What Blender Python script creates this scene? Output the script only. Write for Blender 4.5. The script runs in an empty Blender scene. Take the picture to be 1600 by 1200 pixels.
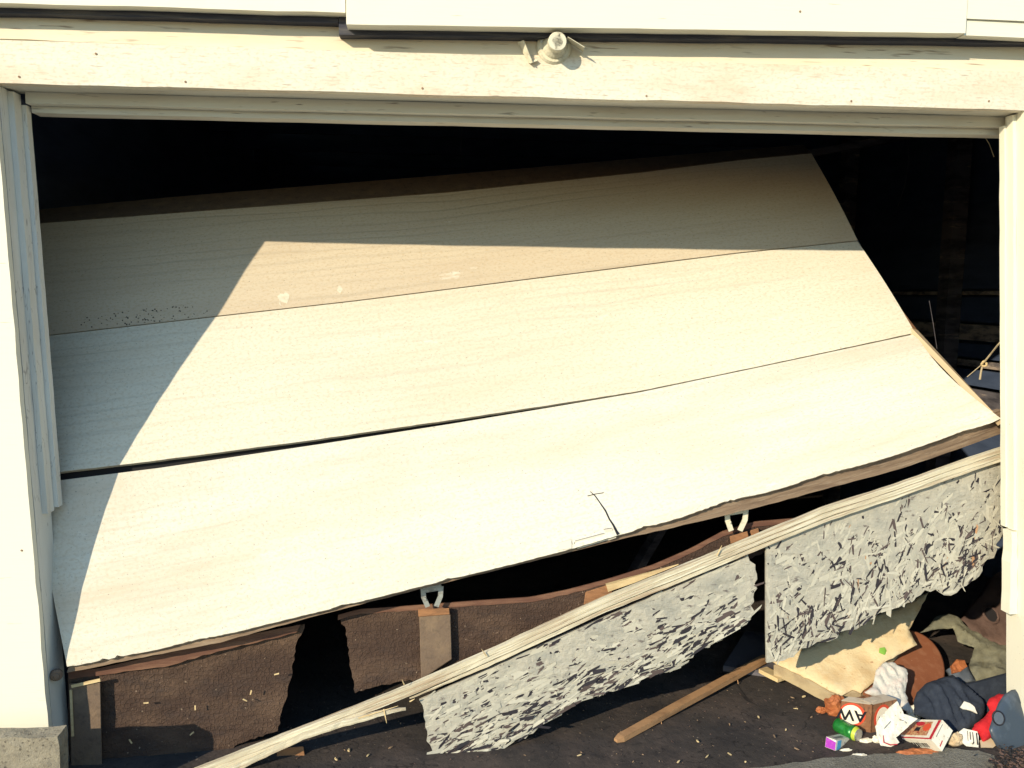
import bpy, bmesh, math, random
from math import sin, cos, tan, radians, sqrt, pi, hypot
from mathutils import Vector, Matrix, noise
from mathutils.geometry import delaunay_2d_cdt
random.seed(7)
sc = bpy.context.scene
COL = sc.collection
# ---------------------------------------------------------------- camera, world, sun, exposure
F = 1250.0
YAW, PITCH, ROLL = radians(5.5), radians(6.3), radians(0.6)
CP = Vector((-0.22, -2.62, 1.5))
fw = Vector((sin(YAW)*cos(PITCH), cos(YAW)*cos(PITCH), -sin(PITCH)))
r0 = Vector((cos(YAW), -sin(YAW), 0)); u0 = r0.cross(fw)
RT = r0*cos(ROLL)+u0*sin(ROLL); UP = -r0*sin(ROLL)+u0*cos(ROLL)
cd = bpy.data.cameras.new('camera'); cam = bpy.data.objects.new('camera', cd); COL.objects.link(cam)
cd.sensor_width = 36; cd.lens = 36*F/1600; cd.clip_end = 500; cd.clip_start = 0.05
m = Matrix((RT, UP, -fw)).transposed().to_4x4(); m.translation = CP
cam.matrix_world = m; sc.camera = cam
SUN = Vector((0.90, 1.0, -0.585)).normalized()      # direction the light travels
EL = math.asin(-SUN.z)
w = bpy.data.worlds.new('World'); sc.world = w; w.use_nodes = True
wn = w.node_tree; sky = wn.nodes.new('ShaderNodeTexSky'); sky.sky_type = 'NISHITA'; sky.sun_disc = False
sky.sun_elevation = EL; sky.sun_rotation = math.atan2(-SUN.x, -SUN.y)
sky.air_density = 2.2; sky.dust_density = 0.2; sky.ozone_density = 6.0
tint = wn.nodes.new('ShaderNodeMix'); tint.data_type = 'RGBA'; tint.blend_type = 'MULTIPLY'; tint.inputs['Factor'].default_value = 1
wn.links.new(sky.outputs[0], tint.inputs[6]); tint.inputs[7].default_value = (.87, .94, 1.07, 1)
wn.links.new(tint.outputs[2], wn.nodes['Background'].inputs[0]); wn.nodes['Background'].inputs[1].default_value = 0.15
sl = bpy.data.lights.new('sun', 'SUN'); sl.energy = 3.5; sl.angle = radians(0.5); sl.color = (1.0, 0.87, 0.635)
so = bpy.data.objects.new('sun', sl); COL.objects.link(so)
so.rotation_euler = SUN.to_track_quat('-Z', 'Y').to_euler(); so.location = (-3, -4, 4)
sc.view_settings.view_transform = 'Standard'; sc.view_settings.look = 'None'
sc.view_settings.exposure = 0.69; sc.view_settings.gamma = 1
sc.render.engine = 'CYCLES'

ZF = -0.12                                            # floor level
def ray(px, py): return fw + RT*((px-800)/F) - UP*((py-600)/F)
def at(px, py, Y):
    d = ray(px, py); return CP + d*((Y-CP.y)/d.y)
def atz(px, py, Z=ZF):
    d = ray(px, py); return CP + d*((Z-CP.z)/d.z)
def onplane(px, py, p0, n):
    d = ray(px, py); return CP + d*((p0-CP).dot(n)/d.dot(n))

# ---------------------------------------------------------------- materials
def mat(name, col, rough=0.8, **k):
    """procedural surface: base colour, second colour in patches, streaks, specks, bump"""
    M = bpy.data.materials.new(name); M.use_nodes = True
    t = M.node_tree; N = t.nodes; L = t.links
    b = N['Principled BSDF']; b.inputs['Roughness'].default_value = rough
    b.inputs['Specular IOR Level'].default_value = k.get('spec', 0.3)
    tc = N.new('ShaderNodeTexCoord'); src = tc.outputs['UV' if k.get('uv') else 'Object']
    def mp(s, rot=(0, 0, 0)):
        n = N.new('ShaderNodeMapping'); n.inputs['Scale'].default_value = s; n.inputs['Rotation'].default_value = rot
        L.new(src, n.inputs[0]); return n.outputs[0]
    def nz(s, scale=1, det=4, ro=0.6, rot=(0, 0, 0), dist=0):
        n = N.new('ShaderNodeTexNoise'); n.inputs['Scale'].default_value = scale
        n.inputs['Detail'].default_value = det; n.inputs['Roughness'].default_value = ro; n.inputs['Distortion'].default_value = dist
        L.new(mp(s, rot), n.inputs['Vector']); return n.outputs['Fac']
    def ramp(x, a, c):
        n = N.new('ShaderNodeMapRange'); n.inputs['From Min'].default_value = a; n.inputs['From Max'].default_value = c
        L.new(x, n.inputs['Value']); return n.outputs['Result']
    def mix(f, A, B, amt=1.0):
        n = N.new('ShaderNodeMix'); n.data_type = 'RGBA'
        if amt != 1.0:
            q = N.new('ShaderNodeMath'); q.operation = 'MULTIPLY'; q.inputs[1].default_value = amt; L.new(f, q.inputs[0]); f = q.outputs[0]
        L.new(f, n.inputs['Factor'])
        for i, v in ((6, A), (7, B)):
            if isinstance(v, tuple): n.inputs[i].default_value = (*v, 1)
            else: L.new(v, n.inputs[i])
        return n.outputs[2]
    def add(a, c, s=1.0):
        q = N.new('ShaderNodeMath'); q.operation = 'MULTIPLY_ADD'; L.new(c, q.inputs[0]); q.inputs[1].default_value = s; L.new(a, q.inputs[2]); return q.outputs[0]
    c = tuple(col)
    h = None
    for (c2, s, lo, hi, amt) in k.get('patch', []):          # (colour, scale vector, from, to, amount)
        c = mix(ramp(nz(s, 1, 5, .62), lo, hi), c, c2, amt)
    for (c2, s, lo, hi, amt) in k.get('speck', []):
        c = mix(ramp(nz(s, 1, 2, .5), lo, hi), c, c2, amt)
    for (c2, s, wdt, amt) in k.get('crack', []):              # thin wandering lines at a noise level
        n = N.new('ShaderNodeMath'); n.operation = 'SUBTRACT'; n.inputs[1].default_value = .5; L.new(nz(s, 1, 4, .6, dist=.6), n.inputs[0])
        a = N.new('ShaderNodeMath'); a.operation = 'ABSOLUTE'; L.new(n.outputs[0], a.inputs[0])
        c = mix(ramp(a.outputs[0], wdt, 0), c, c2, amt)
    if 'grain' in k:                                          # embossed wood grain (stretch vector, scale, colour amount, bump)
        gs, sc_, ca = k['grain']
        wv = N.new('ShaderNodeTexWave'); wv.wave_type = 'BANDS'; wv.bands_direction = 'Y' if k.get('uv') else 'Z'
        wv.inputs['Scale'].default_value = sc_; wv.inputs['Distortion'].default_value = 9; wv.inputs['Detail'].default_value = 3
        wv.inputs['Detail Scale'].default_value = .8; L.new(mp(gs), wv.inputs['Vector'])
        g = ramp(wv.outputs['Fac'], 0.0, 0.25)
        gate = ramp(nz(tuple(v*.7 for v in gs), 1, 2), .42, .6)
        q = N.new('ShaderNodeMath'); q.operation = 'MULTIPLY'; i1 = N.new('ShaderNodeMath'); i1.operation = 'SUBTRACT'; i1.inputs[0].default_value = 1
        L.new(g, i1.inputs[1]); L.new(i1.outputs[0], q.inputs[0]); L.new(gate, q.inputs[1])
        c = mix(q.outputs[0], c, tuple(v*.45 for v in col), ca)
        i2 = N.new('ShaderNodeMath'); i2.operation = 'MULTIPLY'; i2.inputs[1].default_value = -.6; L.new(q.outputs[0], i2.inputs[0]); h = i2.outputs[0]
    if isinstance(c, tuple): b.inputs['Base Color'].default_value = (*c, 1)
    else: L.new(c, b.inputs['Base Color'])
    if 'bump' in k:
        for (s, a) in k['bump']:
            x = nz(s, 1, 6, .65)
            if h is None:
                q = N.new('ShaderNodeMath'); q.operation = 'MULTIPLY'; q.inputs[1].default_value = a; L.new(x, q.inputs[0]); h = q.outputs[0]
            else: h = add(h, x, a)
    if h is not None:
        bp = N.new('ShaderNodeBump'); bp.inputs['Strength'].default_value = k.get('bs', .6); bp.inputs['Distance'].default_value = k.get('bd', .004)
        L.new(h, bp.inputs['Height']); L.new(bp.outputs[0], b.inputs['Normal'])
    if 'metal' in k: b.inputs['Metallic'].default_value = k['metal']
    if 'trans' in k: b.inputs['Transmission Weight'].default_value = k['trans']
    return M

H = {}
def door_mat(name, col, stain, amt, gr=.30):
    return mat(name, col, .7, uv=1,
        patch=[(stain, (.9, 5, 1), .42, .7, amt), (tuple(v*.72 for v in stain), (1.5, 30, 1), .55, .8, .5*amt), ((.82, .80, .72), (3, 9, 1), .66, .72, .5)],
        speck=[(tuple(v*q_ for v, q_ in zip(col, (.84, .76, .66))), (70, 110, 1), .48, .66, .55), (tuple(v*.35 for v in col), (120, 170, 1), .64, .74, .75), (tuple(v*.62 for v in col), (10, 130, 1), .60, .76, .30)],
        grain=((.5, 3.2, 1), 2.2, gr), bump=[((14, 260, 1), .45), ((300, 300, 1), .3)], bd=.0016, bs=.8)
M_P1 = door_mat('door_paint_cream', (.65, .62, .53), (.59, .48, .36), .8, .10)
M_P2 = door_mat('door_paint_aged', (.655, .61, .50), (.61, .52, .39), .75, .22)
M_P3 = door_mat('door_paint_tan', (.57, .485, .365), (.50, .40, .29), .6)
M_TRIM = mat('trim_paint', (.70, .665, .56), .7, patch=[((.66, .52, .38), (2.2, 3, 7), .44, .68, .8), ((.76, .74, .62), (2, 3, 8), .55, .7, .6)],
    speck=[((.52, .42, .31), (70, 120, 120), .50, .68, .45), ((.26, .19, .14), (14, 120, 150), .66, .75, .75), ((.48, .38, .27), (16, 60, 120), .58, .74, .55)], bump=[((8, 120, 160), .6), ((200, 200, 200), .25)], bd=.002, bs=.7)
M_TRIMV = mat('jamb_paint', (.66, .66, .62), .7, patch=[((.58, .54, .46), (6, 6, 1.5), .45, .7, .6), ((.74, .74, .68), (6, 6, 1.2), .5, .62, .5)],
    speck=[((.14, .12, .12), (90, 90, 14), .72, .77, .7)], crack=[((.16, .14, .14), (14, 9, 1.4), .004, .6)], bump=[((120, 120, 8), .6), ((200, 200, 200), .25)], bd=.002, bs=.7)
M_SIDE = mat('siding_paint', (.74, .71, .59), .65, patch=[((.78, .72, .58), (1.5, 3, 6), .5, .72, .45)],
    speck=[((.4, .33, .25), (9, 70, 120), .72, .77, .6)], bump=[((6, 100, 130), .6)], bd=.0015, bs=.6)
M_TRIMH = mat('soffit_paint', (.60, .585, .52), .7, patch=[((.50, .45, .36), (1.5, 6, 8), .42, .66, .7)], speck=[((.2, .17, .15), (12, 90, 120), .66, .75, .8)], bump=[((8, 100, 100), .6)], bd=.002)
M_STRIP = mat('siding_shade', (.040, .042, .06), .8, patch=[((.14, .13, .12), (5, 30, 60), .5, .7, .6)], bump=[((20, 60, 90), .6)], bd=.002)  # shadow tone under the siding, put into the colour of a strip
M_BLK2 = mat('warm_concrete', (.30, .265, .20), .9, patch=[((.16, .14, .11), (14, 14, 14), .45, .68, .8)], speck=[((.06, .05, .04), (90, 90, 90), .6, .72, .8)], bump=[((60, 60, 60), 1), ((200, 200, 200), .6)], bd=.012)
M_SIDET = mat('siding_paint_peach', (.72, .62, .46), .7, patch=[((.74, .69, .56), (1.1, 3, 5), .42, .62, .8)],
    speck=[((.30, .22, .16), (9, 80, 120), .62, .73, .8)], bump=[((8, 120, 150), .7)], bd=.002, bs=.7)
M_BROWN = mat('brown_hardboard', (.062, .037, .027), .85, uv=1, patch=[((.125, .078, .052), (3, 6, 1), .45, .66, .85), ((.05, .035, .03), (7, 14, 1), .5, .7, .8)],
    speck=[((.34, .25, .18), (60, 60, 1), .70, .74, .8), ((.02, .015, .015), (130, 130, 1), .6, .75, .7)], bump=[((70, 70, 1), 1), ((12, 20, 1), .8)], bd=.006, bs=.8)
def netting(M, sc_=62):
    t = M.node_tree; N = t.nodes; L = t.links; b = N['Principled BSDF']
    tc = N.new('ShaderNodeTexCoord'); v = N.new('ShaderNodeTexVoronoi'); v.feature = 'DISTANCE_TO_EDGE'; v.inputs['Scale'].default_value = sc_; v.inputs['Randomness'].default_value = .65
    L.new(tc.outputs['UV'], v.inputs['Vector']); mr = N.new('ShaderNodeMapRange'); mr.inputs['From Max'].default_value = .12; L.new(v.outputs['Distance'], mr.inputs['Value'])
    bp = N.new('ShaderNodeBump'); bp.inputs['Strength'].default_value = .8; bp.inputs['Distance'].default_value = .0016; bp.invert = True
    L.new(mr.outputs[0], bp.inputs['Height'])
    old = b.inputs['Normal'].links[0].from_socket; L.new(old, bp.inputs['Normal']); L.new(bp.outputs[0], b.inputs['Normal'])
netting(M_BROWN)
M_BEND = mat('hardboard_edge', (.13, .062, .042), .8, patch=[((.24, .13, .08), (6, 6, 40), .45, .65, .7)], bump=[((20, 60, 200), 1)], bd=.003)
M_WOOD = mat('weathered_wood', (.30, .20, .12), .8, patch=[((.16, .10, .07), (3, 14, 30), .42, .68, .8), ((.5, .38, .24), (5, 30, 60), .55, .7, .6)], bump=[((10, 120, 200), 1)], bd=.003)
M_BATT = mat('orange_batten_wood', (.40, .225, .11), .8, patch=[((.22, .12, .06), (9, 9, 30), .45, .65, .8)], bump=[((20, 60, 120), 1)], bd=.003)
M_RAILW = mat('rail_wood', (.27, .19, .13), .85, uv=1, patch=[((.13, .085, .06), (5, 60, 1), .42, .66, .85), ((.42, .33, .24), (9, 120, 1), .52, .7, .7)], bump=[((10, 200, 1), 1)], bd=.003)
M_RAW = mat('split_pine', (.60, .46, .25), .75, patch=[((.40, .26, .13), (8, 40, 60), .5, .72, .7)], bump=[((10, 160, 200), 1)], bd=.003)
M_BAR = mat('cream_trim_bar', (.58, .52, .38), .75, uv=1, patch=[((.36, .26, .17), (2.5, 60, 1), .46, .62, .85), ((.74, .70, .56), (3, 90, 1), .5, .6, .6), ((.2, .15, .1), (6, 160, 1), .64, .72, .6)],
    bump=[((6, 220, 1), 1), ((40, 60, 1), .4)], bd=.004, bs=.9)
M_BLOCK = mat('orange_wood_block', (.33, .16, .075), .8, patch=[((.20, .10, .05), (20, 20, 60), .45, .65, .8)], bump=[((40, 60, 200), 1)], bd=.003)
M_BLOCKD = mat('dusty_wood_block', (.17, .12, .085), .9, patch=[((.27, .19, .12), (20, 20, 20), .5, .7, .7), ((.08, .06, .05), (40, 40, 40), .5, .7, .7)], bump=[((90, 90, 90), 1)], bd=.005)
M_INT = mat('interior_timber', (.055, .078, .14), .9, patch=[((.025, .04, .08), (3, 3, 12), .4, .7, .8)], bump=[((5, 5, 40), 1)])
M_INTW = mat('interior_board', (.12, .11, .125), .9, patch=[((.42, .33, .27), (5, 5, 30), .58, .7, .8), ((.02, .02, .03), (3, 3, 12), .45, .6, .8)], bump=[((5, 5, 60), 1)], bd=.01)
M_LEDGE = mat('lit_ledge', (.40, .32, .26), .9, patch=[((.10, .09, .10), (5, 9, 30), .42, .6, .9), ((.6, .5, .42), (12, 12, 50), .6, .7, .7)], bump=[((9, 9, 60), 1)], bd=.01)  # light catching the ledges is put into this paler colour
M_FLOOR = mat('dirty_floor', (.046, .038, .034), .85, patch=[((.095, .070, .058), (3.2, 3.2, 1), .45, .66, .8), ((.024, .021, .022), (5, 5, 1), .5, .7, .8)],
    speck=[((.22, .17, .13), (75, 75, 75), .69, .75, .7), ((.015, .012, .012), (50, 50, 50), .6, .72, .6)], crack=[((.008, .007, .008), (1.6, 1.6, 1), .0035, .8)],
    bump=[((28, 28, 28), 1), ((120, 120, 120), .3)], bd=.006, bs=.8)
M_CONC = mat('old_concrete', (.22, .205, .17), .9, patch=[((.13, .12, .10), (5, 5, 5), .45, .68, .8), ((.30, .285, .24), (9, 9, 9), .55, .7, .6)],
    speck=[((.07, .06, .05), (90, 90, 90), .62, .74, .8), ((.5, .47, .38), (120, 120, 120), .68, .75, .6)], bump=[((40, 40, 40), 1), ((160, 160, 160), .6)], bd=.012, bs=.9)
M_GRND = mat('ground_soil', (.20, .18, .145), .95, patch=[((.10, .11, .06), (.8, .8, .8), .45, .6, .9)], bump=[((20, 20, 20), 1)], bd=.02)
M_METAL = mat('grey_metal', (.42, .44, .42), .5, metal=.5, patch=[((.2, .17, .15), (60, 60, 60), .5, .65, .7)], bump=[((200, 200, 200), .5)], bd=.001)
M_PORC = mat('cream_porcelain', (.68, .64, .50), .45, patch=[((.42, .38, .28), (50, 50, 50), .5, .7, .7)], bump=[((150, 150, 150), .5)], bd=.001)
M_DARK = mat('dark_grime', (.02, .018, .02), .9)
M_NAVY = mat('navy_cloth', (.022, .028, .042), .95, patch=[((.045, .055, .075), (14, 14, 14), .45, .68, .8)], bump=[((400, 400, 400), 1), ((30, 30, 30), 2)], bd=.004)
M_OLIVE = mat('olive_cloth', (.21, .20, .14), .95, patch=[((.12, .12, .10), (10, 10, 10), .45, .68, .8)], bump=[((300, 300, 300), 1), ((25, 25, 25), 2)], bd=.004)
M_DENIM = mat('denim_cloth', (.09, .105, .13), .95, patch=[((.16, .17, .18), (30, 30, 30), .5, .68, .8)], bump=[((300, 300, 300), 1)], bd=.003)
M_RED = mat('red_cloth', (.50, .015, .02), .85, patch=[((.28, .008, .015), (20, 20, 20), .45, .68, .8)], bump=[((300, 300, 300), 1), ((40, 40, 40), 1.5)], bd=.003)
M_YEL = mat('yellow_cover', (.64, .51, .31), .8, patch=[((.52, .33, .15), (9, 9, 9), .45, .7, .7), ((.70, .60, .40), (14, 14, 14), .55, .7, .6)],
    speck=[((.35, .17, .08), (60, 60, 60), .70, .74, .7)], bump=[((20, 20, 20), 1.5), ((120, 120, 120), .5)], bd=.006)
M_FOAM = mat('dirty_foam', (.42, .33, .20), .9, patch=[((.26, .19, .12), (12, 12, 12), .45, .68, .8)], bump=[((90, 90, 90), 1)], bd=.004)
M_BAG = mat('white_plastic', (.50, .475, .42), .5, patch=[((.60, .42, .36), (25, 25, 25), .5, .7, .6)], bump=[((60, 60, 60), 2)], bd=.005)
M_DISC = mat('rust_brown_board', (.24, .085, .040), .7, patch=[((.30, .13, .07), (25, 25, 25), .5, .68, .7), ((.15, .05, .025), (9, 9, 9), .5, .7, .6)], speck=[((.5, .35, .25), (110, 110, 110), .72, .75, .6)], bump=[((100, 100, 100), .6)], bd=.002)
M_SACK = mat('brown_leather', (.10, .062, .052), .8, patch=[((.16, .10, .08), (9, 9, 9), .45, .68, .8)], bump=[((30, 30, 30), 1.5)], bd=.006)
M_CARD = mat('brown_carton', (.22, .10, .05), .8, speck=[((.08, .04, .03), (90, 90, 40), .55, .7, .8)], patch=[((.42, .25, .14), (10, 10, 25), .5, .68, .7)], bump=[((60, 60, 60), 1)], bd=.002)
M_CARDG = mat('grey_carton_back', (.40, .33, .25), .85, patch=[((.28, .21, .15), (25, 25, 25), .5, .68, .7)], bump=[((60, 60, 60), 1)], bd=.002)
M_CREAM = mat('cream_print', (.78, .72, .58), .6, patch=[((.66, .58, .45), (25, 25, 25), .55, .7, .5)])
M_WBOX = mat('white_card', (.70, .66, .56), .55, patch=[((.52, .44, .33), (22, 22, 22), .48, .7, .7)], speck=[((.25, .18, .12), (90, 90, 90), .62, .72, .6)], bump=[((50, 50, 50), 1)], bd=.002)
M_ORED = mat('orange_red_print', (.60, .075, .035), .6)
M_CRIM = mat('crimson_print', (.42, .02, .035), .6)
M_BLK = mat('black_print', (.012, .012, .018), .6)
M_GRYP = mat('grey_print', (.20, .19, .18), .6)
M_TANP = mat('tan_food_print', (.45, .24, .12), .6, patch=[((.28, .04, .03), (120, 120, 120), .45, .6, .9), ((.62, .48, .30), (160, 160, 160), .55, .65, .8)])
M_GREEN = mat('green_can_print', (.015, .17, .03), .3, metal=.3, spec=.6, patch=[((.04, .30, .04), (60, 60, 60), .5, .68, .7)])
M_LIME = mat('lime_print', (.42, .50, .05), .4)
M_ALU = mat('can_aluminium', (.45, .45, .44), .35, metal=.8)
M_PUR = mat('purple_print', (.32, .03, .38), .5, patch=[((.5, .12, .5), (90, 90, 90), .5, .65, .6)])
M_CYAN = mat('cyan_print', (.10, .38, .60), .5)
M_ORNG = mat('orange_wrapper', (.42, .14, .05), .6, patch=[((.24, .07, .03), (50, 50, 50), .45, .65, .8)], bump=[((90, 90, 90), 2)], bd=.004)
M_BLUE = mat('slate_blue_plastic', (.045, .060, .082), .4, spec=.5, patch=[((.12, .15, .19), (12, 12, 12), .5, .68, .6)], bump=[((40, 40, 40), .5)], bd=.002)
M_LEAF = mat('green_scrap', (.20, .40, .06), .7)
M_TWINE = mat('pale_twine', (.42, .34, .22), .8)
M_BEIGE = mat('beige_card', (.50, .38, .24), .8)
O_PAL = mat('flake_pale', (.48, .455, .375), .85, bump=[((90, 90, 90), 1)], bd=.003)
O_MID = mat('flake_grey', (.39, .375, .315), .85, bump=[((90, 90, 90), 1)], bd=.003)
O_BRN = mat('flake_brown', (.09, .068, .065), .9, bump=[((90, 90, 90), 1)], bd=.003)
O_DRK = mat('flake_dark', (.028, .025, .032), .9)
O_TAN = mat('flake_tan', (.42, .24, .13), .85)
M_OSB = mat('weathered_strand_board', (.42, .395, .33), .85, uv=1, patch=[((.28, .28, .25), (9, 14, 1), .45, .65, .7), ((.10, .08, .08), (22, 40, 1), .60, .68, .8)], bump=[((60, 60, 1), 1), ((14, 40, 1), 1)], bd=.005, bs=.9)

# ---------------------------------------------------------------- object helpers
def props(o, label=None, cat=None, group=None, kind=None):
    if label: o['label'] = label
    if cat: o['category'] = cat
    if group: o['group'] = group
    if kind: o['kind'] = kind
    return o
def thing(name, label, cat, loc, group=None):
    o = bpy.data.objects.new(name, None); COL.objects.link(o); o.location = loc; o.empty_display_size = .1
    return props(o, label, cat, group)
def wloc(o):
    v = Vector(o.location)
    while o.parent: o = o.parent; v += Vector(o.location)
    return v
def link(name, vs, fs, mats, parent=None, uv=None, mi=None, smooth=False, bevel=0):
    vs = [Vector(v) for v in vs]
    if parent is not None: org = wloc(parent)
    else:
        org = Vector(((min(v.x for v in vs)+max(v.x for v in vs))/2, (min(v.y for v in vs)+max(v.y for v in vs))/2, min(v.z for v in vs)))
    me = bpy.data.meshes.new(name); me.from_pydata([v-org for v in vs], [], fs)
    if not isinstance(mats, (list, tuple)): mats = [mats]
    for q in mats: me.materials.append(q)
    if mi:
        for p, i in zip(me.polygons, mi): p.material_index = i
    if uv:
        l = me.uv_layers.new(name='UVMap')
        for p in me.polygons:
            for li, vi in zip(p.loop_indices, p.vertices): l.data[li].uv = uv[vi]
    if smooth:
        for p in me.polygons: p.use_smooth = True
    me.update()
    bm = bmesh.new(); bm.from_mesh(me); bmesh.ops.recalc_face_normals(bm, faces=bm.faces)
    if bevel: bmesh.ops.bevel(bm, geom=[e for e in bm.edges if e.calc_face_angle(0) > .6], offset=bevel, segments=1, affect='EDGES', clamp_overlap=True)
    bm.to_mesh(me); bm.free()
    o = bpy.data.objects.new(name, me); COL.objects.link(o)
    if parent is not None: o.parent = parent
    else: o.location = org
    return o
class MB:
    def __init__(s): s.v = []; s.f = []; s.mi = []; s.uv = []
    def add(s, vs, fs, mi=0, uv=None):
        n = len(s.v); s.v += [Vector(v) for v in vs]; s.f += [tuple(i+n for i in f) for f in fs]; s.mi += [mi]*len(fs)
        s.uv += uv if uv else [(v[0], v[2]) for v in vs]
    def hexa(s, c, mi=0):   # c: 8 corners, bottom loop then top loop
        s.add(c, [(0, 1, 2, 3), (4, 7, 6, 5), (0, 4, 5, 1), (1, 5, 6, 2), (2, 6, 7, 3), (3, 7, 4, 0)], mi)
    def box(s, x0, x1, y0, y1, z0, z1, mi=0):
        s.hexa([(x0, y0, z0), (x1, y0, z0), (x1, y1, z0), (x0, y1, z0), (x0, y0, z1), (x1, y0, z1), (x1, y1, z1), (x0, y1, z1)], mi)
    def bar(s, path, w, h, up=Vector((0, 0, 1)), jit=0, mi=0, taper=None, seed=0):
        rnd = random.Random(seed); P = [Vector(p) for p in path]; n = len(P); vs = []; uv = []; d = 0
        for i, p in enumerate(P):
            t = (P[min(i+1, n-1)]-P[max(i-1, 0)]).normalized(); sd = t.cross(up).normalized(); u = sd.cross(t).normalized()
            if i: d += (P[i]-P[i-1]).length
            k = taper[i] if taper else 1
            for (a, b, vv) in ((-1, -1, 0), (1, -1, w), (1, 1, w+h), (-1, 1, w+h+w)):
                vs.append(p+sd*(a*w/2*k+rnd.uniform(-jit, jit))+u*(b*h/2*k+rnd.uniform(-jit, jit))); uv.append((d, vv))
        fs = [(i*4+j, i*4+(j+1) % 4, i*4+4+(j+1) % 4, i*4+4+j) for i in range(n-1) for j in range(4)]
        fs += [(0, 3, 2, 1), (n*4-4, n*4-3, n*4-2, n*4-1)]
        s.add(vs, fs, mi, uv)
    def tube(s, path, r, n=8, mi=0, cap=True):
        P = [Vector(p) for p in path]; k = len(P); vs = []
        rr = r if isinstance(r, (list, tuple)) else [r]*k
        ref = Vector((0.3, 0.2, 1)).normalized()
        for i, p in enumerate(P):
            t = (P[min(i+1, k-1)]-P[max(i-1, 0)]).normalized()
            a = t.cross(ref)
            if a.length < 1e-3: a = t.cross(Vector((1, 0, 0)))
            a.normalize(); b = t.cross(a)
            for j in range(n): vs.append(p+(a*cos(2*pi*j/n)+b*sin(2*pi*j/n))*rr[i])
        fs = [(i*n+j, i*n+(j+1) % n, i*n+n+(j+1) % n, i*n+n+j) for i in range(k-1) for j in range(n)]
        if cap: fs += [tuple(range(n-1, -1, -1)), tuple(range((k-1)*n, k*n))]
        s.add(vs, fs, mi)
    def build(s, name, mats, parent=None, **k):
        return link(name, s.v, s.f, mats, parent, uv=s.uv, mi=s.mi, **k)

def resample(pl, n):
    """n points along a polyline of tuples"""
    d = [0]
    for a, b in zip(pl, pl[1:]): d.append(d[-1]+hypot(b[0]-a[0], b[1]-a[1]))
    out = []
    for i in range(n):
        t = d[-1]*i/(n-1); k = 0
        while k < len(pl)-2 and d[k+1] < t: k += 1
        f = 0 if d[k+1] == d[k] else (t-d[k])/(d[k+1]-d[k])
        out.append(tuple(a+(b-a)*f for a, b in zip(pl[k], pl[k+1])))
    return out
def patch(name, bot, top, mats, parent, n=60, mrow=8, thick=.012, bow=0, jag=0, jagtop=0, seed=0, curl=None, chip=0, length=3.4, ht=.53, uo=0, bevel=0):
    """curved board between two pixel polylines (px, py, Y), with thickness"""
    rnd = random.Random(seed)
    B = [at(*p) for p in resample(bot, n)]; T = [at(*p) for p in resample(top, n)]
    vs = []; uv = []
    def jg(i, a): return (.5*noise.noise(Vector((i*.45, seed*7.1, 0)))+.9*rnd.uniform(-1, 1))*a
    cr = random.Random(77); ch = [0]*n
    if chip:
        for _ in range(11):
            c0 = cr.randrange(n); wd = cr.choice([2, 3, 4, 9, 14]); dp = cr.uniform(.003, .013)
            for q_ in range(max(0, c0-wd), min(n, c0+wd)): ch[q_] = max(ch[q_], dp*(1-abs(q_-c0)/wd)*cr.uniform(.6, 1.1))
    for i in range(n):
        u = i/(n-1); dv = (T[i]-B[i])
        for j in range(mrow+1):
            v = j/mrow; p = B[i]+dv*v
            if j == 0 and ch[i]: p += dv.normalized()*ch[i]
            if j == 0 and jag: p += dv.normalized()*max(0, jg(i, jag)+jag*.3)
            if j == mrow and jagtop: p -= dv.normalized()*max(0, jg(i+99, jagtop))
            nrm = Vector((0, -1, .4)).normalized()
            p += nrm*bow*sin(pi*v)
            if curl: p += curl(u, v)
            vs.append(p); uv.append((u*length+uo, v*ht+seed*1.37))
    K = mrow+1; nf = len(vs)
    cx = (B[-1]-B[0]); nn = cx.cross(T[n//2]-B[n//2]).normalized()
    if nn.y < 0: nn = -nn
    vs += [v+nn*thick for v in vs]; uv += uv
    fs = []
    for i in range(n-1):
        for j in range(mrow):
            a = i*K+j; fs.append((a, a+K, a+K+1, a+1)); fs.append((a+nf, a+1+nf, a+K+1+nf, a+K+nf))
    ed = [(i*K, (i+1)*K) for i in range(n-1)]+[((n-1)*K+j, (n-1)*K+j+1) for j in range(mrow)]
    ed += [((i+1)*K+mrow, i*K+mrow) for i in range(n-1)]+[(j+1, j) for j in range(mrow)]
    fs += [(b, a, a+nf, b+nf) for a, b in ed]
    return link(name, vs, fs, mats, parent, uv=uv, smooth=False)

def inside(p, poly):
    c = False; n = len(poly)
    for i in range(n):
        a, b = poly[i], poly[(i+1) % n]
        if (a[1] > p[1]) != (b[1] > p[1]) and p[0] < (b[0]-a[0])*(p[1]-a[1])/(b[1]-a[1])+a[0]: c = not c
    return c
def edist(p, poly):
    best = 1e9
    for i in range(len(poly)):
        a = Vector(poly[i]); b = Vector(poly[(i+1) % len(poly)]); q = Vector(p); ab = b-a
        t = max(0, min(1, (q-a).dot(ab)/max(ab.length_squared, 1e-9))); best = min(best, (q-a-ab*t).length)
    return best
def refine(poly, step, jit, seed, skip=()):
    rnd = random.Random(seed); out = []
    for i in range(len(poly)):
        a, b = poly[i], poly[(i+1) % len(poly)]; L = hypot(b[0]-a[0], b[1]-a[1]); k = max(1, int(L/step))
        nx, ny = (b[1]-a[1])/max(L, 1e-6), -(b[0]-a[0])/max(L, 1e-6)
        for j in range(k):
            t = j/k; q = 0 if (i in skip or j == 0) else rnd.uniform(-jit, jit)
            out.append((a[0]+(b[0]-a[0])*t+nx*q, a[1]+(b[1]-a[1])*t+ny*q))
    return out
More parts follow.
